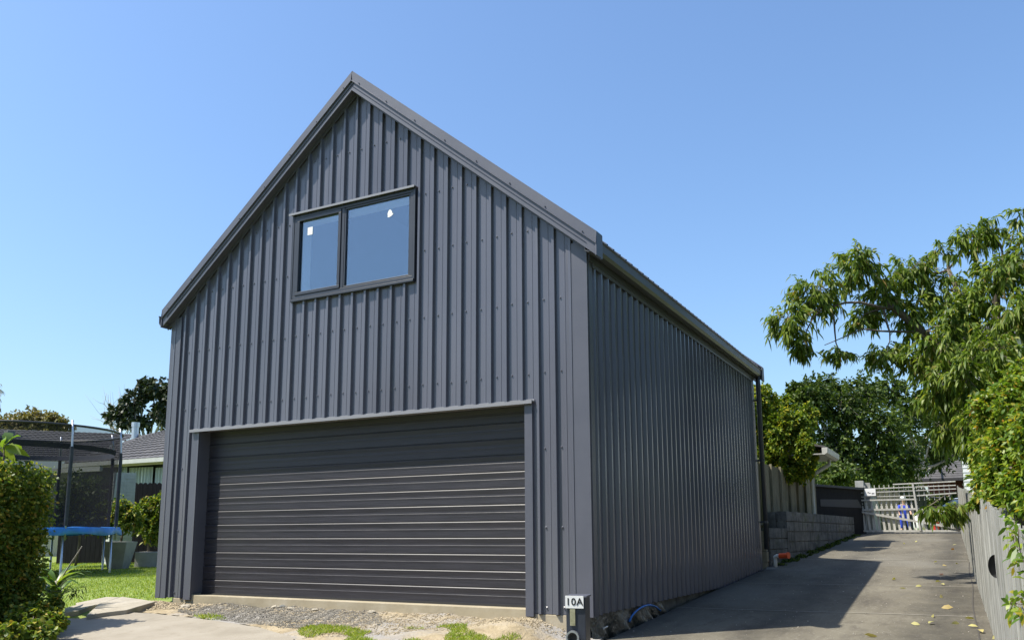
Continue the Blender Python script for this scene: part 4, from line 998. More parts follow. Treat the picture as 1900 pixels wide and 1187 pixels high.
def vwall(u0, d0, u1, d1, zt0, m, name, zb=-.2, thick=.15):
    a = Vector(at(u0, 900, d0)); b = Vector(at(u1, 900, d1)); dd = (b-a).normalized(); nn = Vector((-dd.y, dd.x, 0))*thick
    if nn.dot(Vector(fh)) < 0: nn = -nn
    m2 = MB(); m2.hexa([Vector((p.x, p.y, z)) for z in (zb, zt0) for p in (a, b, b+nn, a+nn)]); return m2.build(name, m, LH), a, b, nn
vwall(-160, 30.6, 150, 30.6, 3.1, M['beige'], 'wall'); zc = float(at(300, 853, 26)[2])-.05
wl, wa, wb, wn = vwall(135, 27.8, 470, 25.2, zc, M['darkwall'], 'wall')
for u0, u1, d_ in ((221, 236, 26.9), (240, 284, 26.7), (289, 330, 26.3)):
    a = Vector(at(u0, 866, d_)); b = Vector(at(u1, 864.5, d_-.3)); zl = a.z-.02; m2 = MB()
    n_ = 24; vs = []
    for i in range(n_+1):
        p = a.lerp(b, i/n_); p = p+Vector(fh)*.03*math.sin(i*2.2); vs += [(p.x, p.y, zl-1.3), (p.x, p.y, zl)]
    m2.add(vs, [(2*i, 2*i+2, 2*i+3, 2*i+1) for i in range(n_)]); w_ = m2.build('window', M['curtain'], LH, recalc=False)
a = Vector(at(250, 812, 33.4)); m2 = MB(); m2.tube([a-Vector((0, 0, .6)), a+Vector((0, 0, .56))], .13, 14); m2.tube([a+Vector((0, 0, .44)), a+Vector((0, 0, .62))], .155, 14); m2.build('flue', M['steel'], LH, smooth=False)
a = Vector(at(16, 815, 34)); m2 = MB(); m2.box(a.x-.15, a.x+.15, a.y-.15, a.y+.15, a.z-.5, a.z+.35); m2.build('chimney', M['blockpale'], LH)

# painted block pillar, black scalloped fence, planters on the lawn
a = at(229, 880, 22.0); PIL = thing('block_column', 'pale green painted brick column beside the black scalloped fence', 'column', (a[0], a[1], -.05))
m2 = MB(); z = -.1; k = 0; hx = .27; zt_ = float(at(229, 877, 22)[2]); rot = -YAW
def rbox(m2, cx, cy, x0, x1, y0, y1, z0, z1, rot, rnd=None):
    c, s_ = math.cos(rot), math.sin(rot); m2.hexa([(cx+x*c-y*s_, cy+x*s_+y*c, z) for z in (z0, z1) for x, y in ((x0, y0), (x1, y0), (x1, y1), (x0, y1))], rnd)
while z < zt_-.05:
    e = .0 if k % 2 else .004
    rbox(m2, a[0], a[1], -hx+.003, (-.02 if k % 2 else .05)-.004, -hx+e*.3, hx, z, z+.076, R(62)); rbox(m2, a[0], a[1], (-.02 if k % 2 else .05)+.004, hx-.003, -hx+e*.3, hx, z, z+.076, R(62)); z += .084; k += 1
rbox(m2, a[0], a[1], -hx+.008, hx-.008, -hx+.008, hx-.008, -.1, z-.01, R(62))
m2.build('brickwork', M['brickpale'], PIL)
SF = thing('scalloped_fence', 'black stained board fence with rounded scalloped tops', 'fence', tuple(at(275, 985, 22.8)))
m2 = MB()
for (ua, ub) in ((214, 224), (252, 330), (120, 214)):
    n_ = int((ub-ua)/8.6)+1
    for i in range(n_):
        u = ua+i*8.7; c = Vector(at(u, 900, 22.6)); top = float(at(u, 897 if ua > 240 else 898, 22.6)[2])-.03; w = .06; right = Vector((math.cos(YAW), -math.sin(YAW), 0)); out = []
        out = [c+right*(-w)+Vector((0, 0, -.2-c.z)), c+right*w+Vector((0, 0, -.2-c.z))]
        out = [Vector((q.x, q.y, -.2)) for q in out]
        for k2 in range(9):
            th = math.pi*k2/8; q = c+right*(w*math.cos(th)); out.append(Vector((q.x, q.y, top+.06*math.sin(th))))
        m2.extr(out, Vector(fh)*.02)
m2.build('boards', M['black'], SF)
m2 = MB(); m2.bar(at(110, 960, 22.75), at(335, 960, 22.75), .04, .1); m2.build('rail', M['black'], SF)

p0 = at(238, 1037, 19.6)
m2 = MB(); right = Vector((math.cos(YAW), -math.sin(YAW), 0)); f3 = Vector(fh)
def frust(m2, c, wt, wb, h, d):
    c = Vector(c); vs = []
    for w, z in ((wb, 0), (wt, h)):
        for sx, sy in ((-1, -1), (1, -1), (1, 1), (-1, 1)): vs.append(c+right*(sx*w/2)+f3*(sy*w/2*d)+Vector((0, 0, z)))
    m2.hexa(vs)
gzl = float(ground(*p0[:2])); c0 = Vector((p0[0], p0[1], gzl))-right*.22
m2 = MB(); frust(m2, c0, .58, .34, .62, 1); o = m2.build('tapered_planter', M['blockpale'], bevel=.01); tag(o, 'tall tapered pale concrete planter on the lawn beside the trampoline', 'planter')
p0 = at(275, 1033, 20.2); gzl = float(ground(*p0[:2])); m2 = MB(); c0 = Vector((p0[0], p0[1], gzl)); 
m2.hexa([c0+right*x+f3*y+Vector((0, 0, z)) for z in (-.1, .36) for x, y in ((-.32, 0), (1.6, 0), (1.6, .5), (-.32, .5))]); o = m2.build('garden_box', M['blockpale'], bevel=.01); tag(o, 'long low pale concrete garden box against the black fence', 'planter')

# ---------------------------------------------------------------- trampoline
TC = at(38, 985, 17.6); tx, ty = float(TC[0]), float(TC[1]); tg = float(ground(tx, ty)); TR = 1.83; TZ = .88; TT = 2.88
TP = thing('trampoline', 'round trampoline with blue pad and tall black safety net on the lawn', 'trampoline', (tx, ty, tg))
base_ang = math.atan2(right.y, right.x)
def ring_pts(r, z, n=48, f=lambda a: 0): return [(tx+r*math.cos(2*math.pi*k/n), ty+r*math.sin(2*math.pi*k/n), z+f(2*math.pi*k/n)) for k in range(n)]
def annulus(r0, r1, z0, z1, th=.03, n=72, wob=.012):
    m2 = MB(); vs = []; fs = []
    for r_, z in ((r0, z0), (r1, z1), (r1, z1-th*1.6), (r0, z0-th)):
        for k in range(n): a = 2*math.pi*k/n; vs.append((tx+r_*math.cos(a), ty+r_*math.sin(a), z+wob*math.sin(a*9)+wob*.6*math.sin(a*23)))
    for l in range(4):
        for k in range(n): fs.append((l*n+k, l*n+(k+1) % n, ((l+1) % 4)*n+(k+1) % n, ((l+1) % 4)*n+k))
    m2.add(vs, fs); return m2
annulus(1.50, 1.87, TZ, TZ-.01, .03).build('pad', M['blue'], TP, smooth=True)
m2 = MB(); n = 96; vs = []
for j, (r_, z) in enumerate(((1.872, TZ-.005), (1.895, TZ-.05), (1.90, TZ-.13), (1.885, TZ-.15))):
    for k in range(n): a = 2*math.pi*k/n; vs.append((tx+(r_+.012*j*math.sin(a*17))*math.cos(a), ty+(r_+.012*j*math.sin(a*17))*math.sin(a), z+.006*j*math.sin(a*11+1)))
m2.add(vs, [(l*n+k, l*n+(k+1) % n, (l+1)*n+(k+1) % n, (l+1)*n+k) for l in range(3) for k in range(n)]); m2.build('skirt', M['blue'], TP, smooth=True, recalc=False)
m2 = MB(); m2.add(ring_pts(1.52, TZ-.02), [tuple(range(48))]); m2.build('mat', M['blackmetal'], TP)
m2 = MB(); P_ = ring_pts(1.78, TZ-.08, 40); P_.append(P_[0]); m2.tube(P_, .022, 8, caps=False); m2.build('frame_ring', M['steel'], TP, smooth=True)
m2 = MB(); P_ = ring_pts(1.80, TT, 40); P_.append(P_[0]); m2.tube(P_, .024, 8, caps=False); m2.build('top_ring', M['blackmetal'], TP, smooth=True)
m2 = MB(); n = 96; vs = [(tx+1.66*math.cos(2*math.pi*k/n), ty+1.66*math.sin(2*math.pi*k/n), z) for z in (TZ, TT-.05) for k in range(n)]
vs = [(tx+(1.66 if z < 2 else 1.78)*math.cos(2*math.pi*k/n), ty+(1.66 if z < 2 else 1.78)*math.sin(2*math.pi*k/n), z) for z in (TZ, TT) for k in range(n)]
m2.add(vs, [(k, (k+1) % n, n+(k+1) % n, n+k) for k in range(n)]); m2.build('safety_net', M['net'], TP, smooth=True, recalc=False)
m2 = MB(); vs = [(tx+(1.672 if j == 0 else 1.69)*math.cos(2*math.pi*k/n), ty+(1.672 if j == 0 else 1.69)*math.sin(2*math.pi*k/n), 2.42+.10*j) for j in (0, 1) for k in range(n)]
m2.add(vs, [(k, (k+1) % n, n+(k+1) % n, n+k) for k in range(n)]); m2.build('net_band', M['foam'], TP, recalc=False)
for k in range(8):
    a = base_ang+R(-36+45*k); cx_, sy_ = math.cos(a), math.sin(a)
    m2 = MB(); m2.tube([(tx+1.86*cx_, ty+1.86*sy_, TZ-.25), (tx+1.86*cx_, ty+1.86*sy_, 2.3), (tx+1.84*cx_, ty+1.84*sy_, 2.75), (tx+1.80*cx_, ty+1.80*sy_, TT+.10)], .02, 8); pole = m2.build('pole', M['steel'], TP, smooth=True)
    m2 = MB(); m2.tube([(tx+1.86*cx_, ty+1.86*sy_, TZ+.02), (tx+1.86*cx_, ty+1.86*sy_, 2.28), (tx+1.85*cx_, ty+1.85*sy_, 2.45)], .036, 10); f_ = m2.build('foam_sleeve', M['foam']); f_.parent = pole; f_.matrix_parent_inverse = Matrix.Identity(4)
    m2 = MB(); m2.tube([(tx+1.78*cx_, ty+1.78*sy_, TZ-.1), (tx+1.80*cx_, ty+1.80*sy_, .05+tg), (tx+1.80*cx_, ty+1.80*sy_, tg)], .022, 8); m2.build('leg', M['steel'], TP, smooth=True)

# ---------------------------------------------------------------- paving stones at the left
stones = [((140, 1121), (196, 1110), (222, 1110), (182, 1123), (150, 1128)), ((184, 1124), (226, 1111), (262, 1116), (287, 1121), (235, 1136), (200, 1140), (160, 1146)), ((120, 1131), (150, 1122), (176, 1124), (145, 1136), (122, 1140))]
labs = ['flat pale paving stone at the lawn edge, farthest from the hedge', 'large thick paving slab lying just left of the garage footing', 'small paving stone nearest the foot of the leafy hedge']
for i, (q, lb) in enumerate(zip(stones, labs)):
    th = .07 if i == 1 else .04; poly = [ong(u, v, th*.5)[:2] for u, v in q]
    o = polysheet('paving_stone', poly, th, M['stone'], th+.05); tag(o, lb, 'paving stone', 'paving stones at the lawn edge')
    b_ = o.modifiers.new('bevel', 'BEVEL'); b_.width = .008; b_.limit_method = 'ANGLE'

# gravel (nobody could count it)
def pebbles(name, poly, n, r0, r1, material, dz=0.0, zf=None):
    xs = [p[0] for p in poly]; ys_ = [p[1] for p in poly]; X = rng.uniform(min(xs), max(xs), n*3); Y = rng.uniform(min(ys_), max(ys_), n*3)
    k = in_poly(X, Y, poly); X = X[k][:n]; Y = Y[k][:n]; n = len(X); Z = (zf or zsoil)(X, Y)+dz
    base = np.array([(1, 0, 0), (-1, 0, 0), (0, 1, 0), (0, -1, 0), (0, 0, 1), (0, 0, -1)], float)
    fa = np.array([(0, 2, 4), (2, 1, 4), (1, 3, 4), (3, 0, 4), (2, 0, 5), (1, 2, 5), (3, 1, 5), (0, 3, 5)])
    r_ = r0+(r1-r0)*rng.random(n)**3; a = rng.random(n)*6.28
    B = base[None]*(1+.35*rng.normal(size=(n, 6, 1))*.6)*np.stack([r_*(1+.4*rng.random(n)), r_, r_*(.5+.3*rng.random(n))], -1)[:, None]
    c, s_ = np.cos(a)[:, None], np.sin(a)[:, None]
    VX = B[..., 0]*c-B[..., 1]*s_; VY = B[..., 0]*s_+B[..., 1]*c
    V = np.stack([VX+X[:, None], VY+Y[:, None], B[..., 2]+Z[:, None]+r_[:, None]*.2], -1).reshape(-1, 3)
    Fq = (np.arange(n)[:, None, None]*6+fa[None]).reshape(-1, 3)
    o = npmesh(name, V, [Fq], material, rnd=np.repeat(rng.random(n), 8)); tag(o, kind='stuff'); return o
M['peb_grey'] = tex(mat('grey gravel', (.35, .34, .32), .9), [(.3, (.11, .10, .08)), (.7, (.24, .222, .185))], 20, rnd=.45)
M['peb_clay'] = tex(mat('clay clods', (.42, .34, .22), .95), [(.3, (.25, .195, .115)), (.7, (.38, .32, .22))], 20, rnd=.35)
gp = [tuple(ong(u, v)[:2]) for u, v in ((330, 1120), (560, 1128), (700, 1136), (720, 1160), (560, 1170), (400, 1150), (330, 1138))]
pebbles('gravel', gp, 26000, .003, .011, M['peb_grey'])
gp2 = [tuple(ong(u, v)[:2]) for u, v in ((640, 1132), (980, 1145), (1040, 1160), (1060, 1187), (560, 1186))]
pebbles('clay_crumbs', gp2+[], 9000, .003, .012, M['peb_clay'])
gp3 = [(-.4, -.05), (.9, -.06), (.9, -.5), (-.2, -.7), (-.6, -.5)]
pebbles('soil_crumbs', gp3, 3500, .004, .02, M['peb_clay'])
pebbles('grit', [(5.95, -4), (9.1, -4), (9.05, 12), (6.1, 12)], 1500, .002, .007, M['pebble'], zf=lambda X, Y: zdrive(Y)+.004)
def rock(u, v, r_, lab, dark=False):
    p = ong(u, v); m2 = MB(); vs = []; n = 9
    for j in range(6):
        f = -math.pi/2+math.pi*j/5
        for q in range(n): a = 2*math.pi*q/n; k = r_*random.uniform(.8, 1.15); vs.append((p[0]+1.3*k*math.cos(f)*math.cos(a), p[1]+k*math.cos(f)*math.sin(a), p[2]+.02+.55*k*math.sin(f)))
    m2.add(vs, [(j*n+q, j*n+(q+1) % n, (j+1)*n+(q+1) % n, (j+1)*n+q) for j in range(5) for q in range(n)])
    o = m2.build('stone', M['block'] if dark else M['stone'], bevel=.003); tag(o, lab, 'stone', 'loose stones along the footing'); return o
for (u, v, r_, lab, dk) in ((511, 1129, .05, 'pale stone against the footing at the left end of the row', 0), (540, 1132, .045, 'second pale stone from the left against the footing', 0), (585, 1134, .035, 'pale stone below the middle of the footing', 0), (690, 1138, .04, 'rounded pale stone where gravel meets clay', 0),
        (704, 1163, .022, 'small dark stone lying on the clay soil', 1), (524, 1128, .04, 'dark stone wedged between pale ones at the footing', 1), (775, 1137, .09, 'broad flat dark clod against the footing', 1), (345, 1128, .06, 'pale rubble lump under the left cladding edge', 0), (1036, 1164, .035, 'white stone beside the mailbox', 0)):
    rock(u, v, r_, lab, dk)

# ---------------------------------------------------------------- grass
def grass(name, poly, n, h, w, material=G_GRASS, zf=ground, lean=.5, clump=0):
    xs = [p[0] for p in poly]; ys_ = [p[1] for p in poly]; X = rng.uniform(min(xs), max(xs), n*3); Y = rng.uniform(min(ys_), max(ys_), n*3)
    k = in_poly(X, Y, poly)
    if clump: k &= (np.sin(X*clump)*np.sin(Y*clump*1.3+1)+.5*np.sin(X*clump*2.7+Y*clump*2)) > .15
    X = X[k][:n]; Y = Y[k][:n]; n = len(X); P = np.stack([X, Y, zf(X, Y)-.003], -1); D = unit(n)*lean; D[:, 2] = 1
    hh = h*(.4+.9*rng.random(n)); o = leafmesh(name, P, D, hh, w, material, None, .25, .1); tag(o, kind='stuff'); return o
lp = [(-.5, -.1), (-.75, -.7), (-1.2, -1.3), (-3.5, -2.2), (-6, -1.5), (-9, 3), (-14, 8), (-14, 13), (-8, 12), (-4.5, 5), (-.5, 4)]
grass('grass', lp, 90000, .045, .007)
gpoly = [tuple(ong(u, v)[:2]) for u, v in ((520, 1187), (548, 1168), (600, 1160), (680, 1172), (770, 1168), (830, 1162), (930, 1165), (1000, 1187))]+[(4.9, -2.2), (3.2, -2.6)]
grass('grass', gpoly, 14000, .045, .005, zf=zsoil, lean=.9, clump=4)
g3 = [tuple(ong(u, v)[:2]) for u, v in ((355, 1147), (390, 1141), (420, 1150), (380, 1153))]
grass('weeds', g3, 250, .05, .008, zf=zsoil, lean=.9)
p = ong(1290, 1097); grass('weeds', [(p[0]-.12, p[1]-1.2), (p[0]+.03, p[1]-1.2), (p[0]+.03, p[1]+.5), (p[0]-.12, p[1]+.5)], 500, .09, .012, G_DARK, zf=lambda X, Y: zdrive(Y)-.03, lean=1)
grass('verge_weeds', [(5.9, 8.4), (6.12, 8.4), (6.6, 17), (6.38, 17)], 6000, .09, .025, G_DARK, zf=lambda X, Y: zdrive(Y)-.005, lean=1.2, clump=5)

# fallen leaves on the driveway
def fallen(u, v, r_, q=0):
    p = ong(u, v, .01); n = 1; a = random.uniform(0, 6.28); d = np.array([math.cos(a), math.sin(a), .12])
    o = leafmesh('fallen_leaf', [p+[0, 0, .012]], [d], [r_], [r_*.42], G_FALL, None, .25, .3, R3=np.array([q])); return o
fl = [(1773, 1046), (1739, 1043), (1749, 1050), (1743, 1065), (1655, 1075), (1747, 1080), (1745, 1084), (1711, 1088), (1749, 1107), (1769, 1128), (1733, 1145), (1732, 1155), (1690, 1158), (1781, 1158), (1796, 1162), (1817, 1170), (1853, 1184), (1702, 1005), (1676, 1008), (1764, 1019), (1776, 1011), (1668, 1091), (1790, 1148), (1603, 1178)]
for i, (u, v) in enumerate(fl):
    o = fallen(u, v, random.uniform(.08, .13), .9 if i in (3, 19) else random.uniform(0, .75))
    tag(o, 'curled yellow or brown leaf fallen on the sunlit concrete driveway', 'leaf', 'fallen leaves on the driveway')

# ---------------------------------------------------------------- trees on the right
def B(u, v, d, ru, rv, w=1., rd=None):
    c = at(u, v, d); k = d/F_PX; return (c, (ru*k, (rd or ru)*k, rv*k), w)
# big drooping tree leaning over the fence
PD = 12.5
bl = [B(1460, 590, 12.4, 48, 52, .9), B(1515, 540, 12.6, 64, 65, 1.2), B(1490, 635, 12.4, 34, 30, .5), B(1590, 490, 12.8, 60, 62, 1.2), B(1640, 545, 13, 62, 60, 1.2), B(1600, 590, 13, 40, 38, .5), B(1690, 500, 13, 48, 50, .9), B(1700, 580, 13, 60, 62, 1.1),
      B(1745, 540, 13, 55, 60, 1.0), B(1560, 655, 12.6, 34, 20, .3), B(1640, 655, 12.8, 55, 30, .6), B(1700, 670, 12.5, 55, 52, 1.), B(1750, 640, 12, 60, 62, 1.2), B(1745, 720, 11.5, 50, 55, 1.), B(1795, 700, 11, 45, 60, .9), B(1780, 600, 12, 50, 60, 1),
      B(1800, 440, 12.6, 45, 42, .7), B(1840, 425, 12.6, 42, 34, .5), B(1850, 510, 12, 55, 60, 1.1), B(1810, 560, 12, 50, 50, .9), B(1880, 590, 11.5, 60, 70, 1.3), B(1840, 650, 11.2, 60, 60, 1.2), B(1895, 470, 12, 45, 60, .8), B(1890, 400, 12, 28, 20, .2), B(1745, 470, 13, 26, 30, .3),
      B(1760, 790, 12.5, 42, 50, .7), B(1930, 560, 12, 60, 90, 1), B(1890, 680, 11.6, 50, 50, 1.1), B(1720, 730, 12.6, 36, 40, .7), B(1798, 790, 11, 30, 60, .9), B(1775, 740, 11.6, 36, 50, .8)]
base = at(1905, 1010, 13.5); base[2] = .1
T1 = thing('overhanging_tree', 'large tree with long drooping leaves leaning over the fence and driveway', 'tree', base)
mb = MB(); fp = limb(mb, base, at(1850, 700, 13), .17, .13, 6, .03, 10)
l1 = limb(mb, fp[-1], at(1725, 630, 12.9), .11, .07, 6, .04, 9); l2 = limb(mb, l1[-1], at(1640, 560, 12.8), .07, .045, 6, .03, 8); l3 = limb(mb, l2[-2], at(1540, 570, 12.6), .03, .016, 5, .05, 6)
l4 = limb(mb, fp[-1], at(1860, 480, 12.4), .09, .04, 6, .05, 8); l5 = limb(mb, l1[2], at(1760, 500, 12.8), .06, .03, 5, .05, 7)
m_ = limb(mb, l2[1], at(1600, 610, 12.7), .022, .012, 4, .03, 6); limb(mb, m_[-1], at(1530, 640, 12.5), .012, .006, 4, .03, 5)
nodes = [np.array(p) for l in (fp[3:], l1, l2, l3, l4, l5) for p in l]
for c, r_, w in bl:
    dist = [np.linalg.norm(np.array(q)-c) for q in nodes]; limb(mb, nodes[int(np.argmin(dist))], c, .02, .007, 4, .06, 5)
P, D, T = crown(bl, 54, 17, .35); twigs(mb, T, .004, 2)
mb.build('trunk', M['bark'], T1, smooth=True, recalc=False)
leafmesh('crown', P, D*.9+np.array([0, 0, -.30]), .115*(.45+.9*rng.random(len(P))), .031*(.6+.8*rng.random(len(P))), G_PEACH, T1, .55+.5*rng.random(len(P)), .35)
# small sprig of the same tree hanging in front of the gate
sp = [B(1745, 945, 12, 26, 20, .5), B(1775, 940, 12, 26, 25, .6), B(1722, 945, 12, 14, 12, .15)]
T2 = thing('hanging_branch', 'low leafy sprig growing through the paling fence in front of the gate', 'plant', at(1790, 950, 12))
mb = MB(); limb(mb, at(1800, 948, 12.1), at(1725, 940, 12), .012, .004, 6, .05, 6); P, D, T = crown(sp, 36, 9, .3); twigs(mb, T, .003, 2); mb.build('stem', M['bark'], T2, smooth=True, recalc=False)
leafmesh('foliage', P, D*.7+np.array([0, 0, -.5]), .13*(.6+.7*rng.random(len(P))), .034*(.7+.6*rng.random(len(P))), G_PEACH, T2, .6, .35)
# yellow green shrubby tree over the right fence
bl = [B(1850, 760, 7.5, 52, 60, 1), B(1895, 740, 7, 60, 60, 1.1), B(1840, 830, 8, 40, 55, .9), B(1880, 830, 7, 60, 55, 1.2), B(1860, 890, 7.2, 60, 45, 1.2), B(1835, 900, 8.2, 38, 34, .7), B(1910, 900, 6.4, 60, 50, 1.2), B(1930, 800, 6.2, 60, 90, 1.2), B(1940, 930, 5.6, 55, 25, .7), B(1820, 930, 8.4, 22, 16, .3), B(1900, 700, 7.6, 50, 40, .8), B(1828, 800, 8.4, 22, 42, .6), B(1824, 860, 8.6, 22, 36, .6), B(1875, 935, 7, 36, 22, .6)]
tree('privet_tree', 'dense yellow green small leaved tree spilling over the right fence', 'tree', (10.35, -1.0, -.6), at(1925, 860, 7.3), bl, G_PRIVET, M['bark'], 150, 20, .052, .024, .07, .3, twr=.003, every=5, twig=.3)
# trailing vine on the fence
v0 = thing('trailing_vine', 'thin green vine trailing down the near end of the right fence', 'plant', (9.2, -2.2, .3))
mb = MB(); PP = []; DD = []
for (u, v, u2, v2) in ((1868, 960, 1880, 1060), (1880, 960, 1892, 1020), (1886, 1120, 1899, 1135), (1876, 1110, 1899, 1100), (1890, 980, 1898, 1110)):
    def onf(u, v):
        r = fw+cr*(u-950)/F_PX-cu*(v-CY)/F_PX; t = (9.2-CAM[0])/r[0]
        for _ in range(6): y = CAM[1]+t*r[1]; t = (xf(y)-.03-CAM[0])/r[0]
        return CAM+t*r
    a, b = onf(u, v), onf(u2, v2); pts = limb(mb, a, b, .003, .0015, 7, .06, 4)
    for p in pts:
        for _ in range(3): PP.append(p+rng.normal(size=3)*.012); DD.append(unit(1)[0]*.8+np.array([-.3, -.2, -.1]))
mb.build('stem', M['bark'], v0, smooth=True, recalc=False); leafmesh('foliage', np.array(PP), np.array(DD), .05*(.6+.7*rng.random(len(PP))), .02, G_PRIVET, v0, .4)
# clipped golden shrub over the batten fence
bl = [B(1425, 790, 19, 40, 75, 1.3), B(1465, 830, 19.5, 42, 60, 1.2), B(1490, 800, 20, 26, 55, .8), B(1415, 740, 19, 28, 40, .6), B(1450, 760, 19.3, 28, 35, .7), B(1430, 855, 19, 40, 38, 1.), B(1480, 870, 19.6, 30, 26, .7), B(1395, 800, 19, 30, 80, 1), B(1500, 770, 20, 20, 28, .4)]
bl += [B(1502, 838, 19.0, 15, 34, .7), B(1480, 868, 19.0, 30, 26, .9), B(1405, 860, 18.6, 22, 34, .7), B(1408, 745, 18.4, 26, 40, 1), B(1490, 828, 17.9, 17, 30, .9), B(1480, 790, 18.2, 24, 30, 1), B(1450, 800, 18.2, 30, 50, 1), B(1445, 875, 18.8, 34, 22, .8)]
tree('lilly_pilly', 'dense clipped shrub tree with yellow green top behind the garage corner', 'tree', at(1440, 985, 19.6), at(1440, 880, 19.6), bl, G_GOLD, M['bark'], 210, 18, .08, .042, .08, .3, twr=.004, every=6, twig=.35)
# dark tree mass in the background
bl = [B(1500, 740, 30, 45, 55, 1), B(1560, 760, 30, 60, 70, 1.4), B(1530, 720, 31, 38, 34, .7), B(1600, 730, 31, 45, 45, .9), B(1630, 800, 30, 60, 80, 1.5), B(1560, 840, 30, 60, 60, 1.3), B(1500, 840, 30, 50, 70, 1), B(1670, 850, 31, 50, 60, 1), B(1620, 870, 30, 60, 40, 1), B(1475, 725, 30, 20, 20, .3), B(1550, 880, 29, 60, 30, .8)]
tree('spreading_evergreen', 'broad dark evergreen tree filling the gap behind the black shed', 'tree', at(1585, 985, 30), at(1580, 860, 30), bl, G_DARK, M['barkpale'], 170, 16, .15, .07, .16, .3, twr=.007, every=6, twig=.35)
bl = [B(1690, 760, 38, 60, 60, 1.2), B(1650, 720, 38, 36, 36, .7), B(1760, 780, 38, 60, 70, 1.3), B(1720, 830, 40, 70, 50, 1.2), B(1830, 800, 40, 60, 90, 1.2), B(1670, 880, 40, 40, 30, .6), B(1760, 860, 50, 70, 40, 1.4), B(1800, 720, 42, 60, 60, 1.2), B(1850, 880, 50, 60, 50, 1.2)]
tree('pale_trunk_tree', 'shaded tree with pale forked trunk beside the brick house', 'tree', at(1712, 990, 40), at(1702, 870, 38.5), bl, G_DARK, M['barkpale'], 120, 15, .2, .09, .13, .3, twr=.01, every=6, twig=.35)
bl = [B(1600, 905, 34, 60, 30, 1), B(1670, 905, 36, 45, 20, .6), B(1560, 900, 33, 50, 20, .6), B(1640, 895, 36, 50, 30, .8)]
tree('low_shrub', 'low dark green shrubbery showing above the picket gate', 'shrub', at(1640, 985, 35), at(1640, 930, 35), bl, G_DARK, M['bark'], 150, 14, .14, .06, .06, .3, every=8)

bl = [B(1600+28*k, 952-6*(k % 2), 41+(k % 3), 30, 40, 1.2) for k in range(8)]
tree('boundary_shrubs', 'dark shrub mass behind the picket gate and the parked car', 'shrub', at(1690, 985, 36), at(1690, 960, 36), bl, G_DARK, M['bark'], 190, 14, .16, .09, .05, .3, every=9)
BFn = thing('boundary_fence', 'dark timber boundary fence in the shade behind the gate', 'fence', at(1650, 985, 32.5))
m2 = MB(); a = at(1585, 960, 33.5); b = at(1722, 960, 31.5); M['darkfence'] = tex(mat('dark fence boards', (.06, .06, .05), .9), [(.3, (.035, .038, .03)), (.7, (.075, .078, .062))], 5, (6, 6, .6), 8, bump=.4, rnd=.3)  # boards coloured dark in place of shade, since this face gets sun
for k in range(60):
    p_ = a+(b-a)*k/60; q_ = a+(b-a)*(k+.94)/60; m2.hexa([(p_[0], p_[1], .3), (q_[0], q_[1], .3), (q_[0], q_[1]+.03, .3), (p_[0], p_[1]+.03, .3), (p_[0], p_[1], 2.35), (q_[0], q_[1], 2.35), (q_[0], q_[1]+.03, 2.35), (p_[0], p_[1]+.03, 2.35)], random.random())
m2.build('boards', M['darkfence'], BFn, recalc=False); m2 = MB(); m2.bar(a+[0, .06, .3], b+[0, .06, .3], .04, .1); m2.rnd = [.5]*6; m2.build('rail', M['fence2'], BFn)
# unseen trees added beyond the right fence to block sky from the long wall
for k, (x_, y_, h_, r_) in enumerate(((12.7, -4.5, 8.5, 1.9), (13.2, 0.5, 10, 2.3), (13.6, 5.5, 10.5, 2.4), (14.2, 10.5, 10.5, 2.5), (15.0, 16, 10, 2.6))):
    bl = [((x_+random.uniform(-.6, .6), y_+random.uniform(-1, 1), 1.0+h_*(j+.5)/7), (r_*random.uniform(.7, 1.), r_*1.25, h_/8), 1) for j in range(7)]
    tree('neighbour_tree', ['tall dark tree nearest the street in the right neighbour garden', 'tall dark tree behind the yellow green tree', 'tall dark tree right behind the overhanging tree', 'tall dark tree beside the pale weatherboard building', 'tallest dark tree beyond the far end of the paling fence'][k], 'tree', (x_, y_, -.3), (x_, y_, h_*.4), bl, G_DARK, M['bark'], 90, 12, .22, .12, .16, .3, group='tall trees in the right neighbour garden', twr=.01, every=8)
for k, (x_, r_, h_) in enumerate(((-14, 4, 7), (-4, 4.5, 8), (7, 4.2, 6.5), (17, 4.5, 8))):  # unseen trees added behind the viewer to block sky that fills the shadows
    bl = [((x_+random.uniform(-2, 2), -24+random.uniform(-1.5, 1.5), .5+h_*(j+.5)/6), (r_*random.uniform(.8, 1.1), 2.2, h_/6), 1) for j in range(6)]
    tree('street_tree', 'broad dark tree across the street behind the viewer', 'tree', (x_, -24, -1), (x_, -24, h_*.4), bl, G_DARK, M['bark'], 80, 10, .4, .24, .25, .3, group='trees across the street', twr=.02, every=8)
# ---------------------------------------------------------------- left foliage
# hedge
c2 = at(97, 1100, 9.3)
hx1 = float(c2[0]); hy1 = float(c2[1])
HG = hedgebox('leafy_hedge', 'tall leafy green hedge with sunlit yellowish top at the left edge', 'hedge', [(hx1-1.3, hx1-.03, hy1-1.1, hy1-.03, -.35, 1.43), (hx1-1.35, hx1-.06, hy1-2.6, hy1-1.0, -.5, 1.52)], G_HEDGE, 110000, .045, .032)
bl = [B(60, 1140, 8.6, 50, 26, 1), B(98, 1152, 8.4, 26, 16, .6), B(45, 1170, 8.0, 60, 24, 1), B(104, 1118, 8.9, 12, 14, .2)]
tree('ivy_clump', 'dark ivy spreading from the foot of the hedge onto the concrete', 'plant', at(60, 1170, 8.3), at(60, 1150, 8.3), bl, G_HEDGE, M['bark'], 150, 12, .05, .04, .015, .3, twr=.003, every=6)
t = thing('broad_leaf_shoot', 'broad bright green leaves sprouting above the hedge at the frame edge', 'plant', at(10, 850, 9))
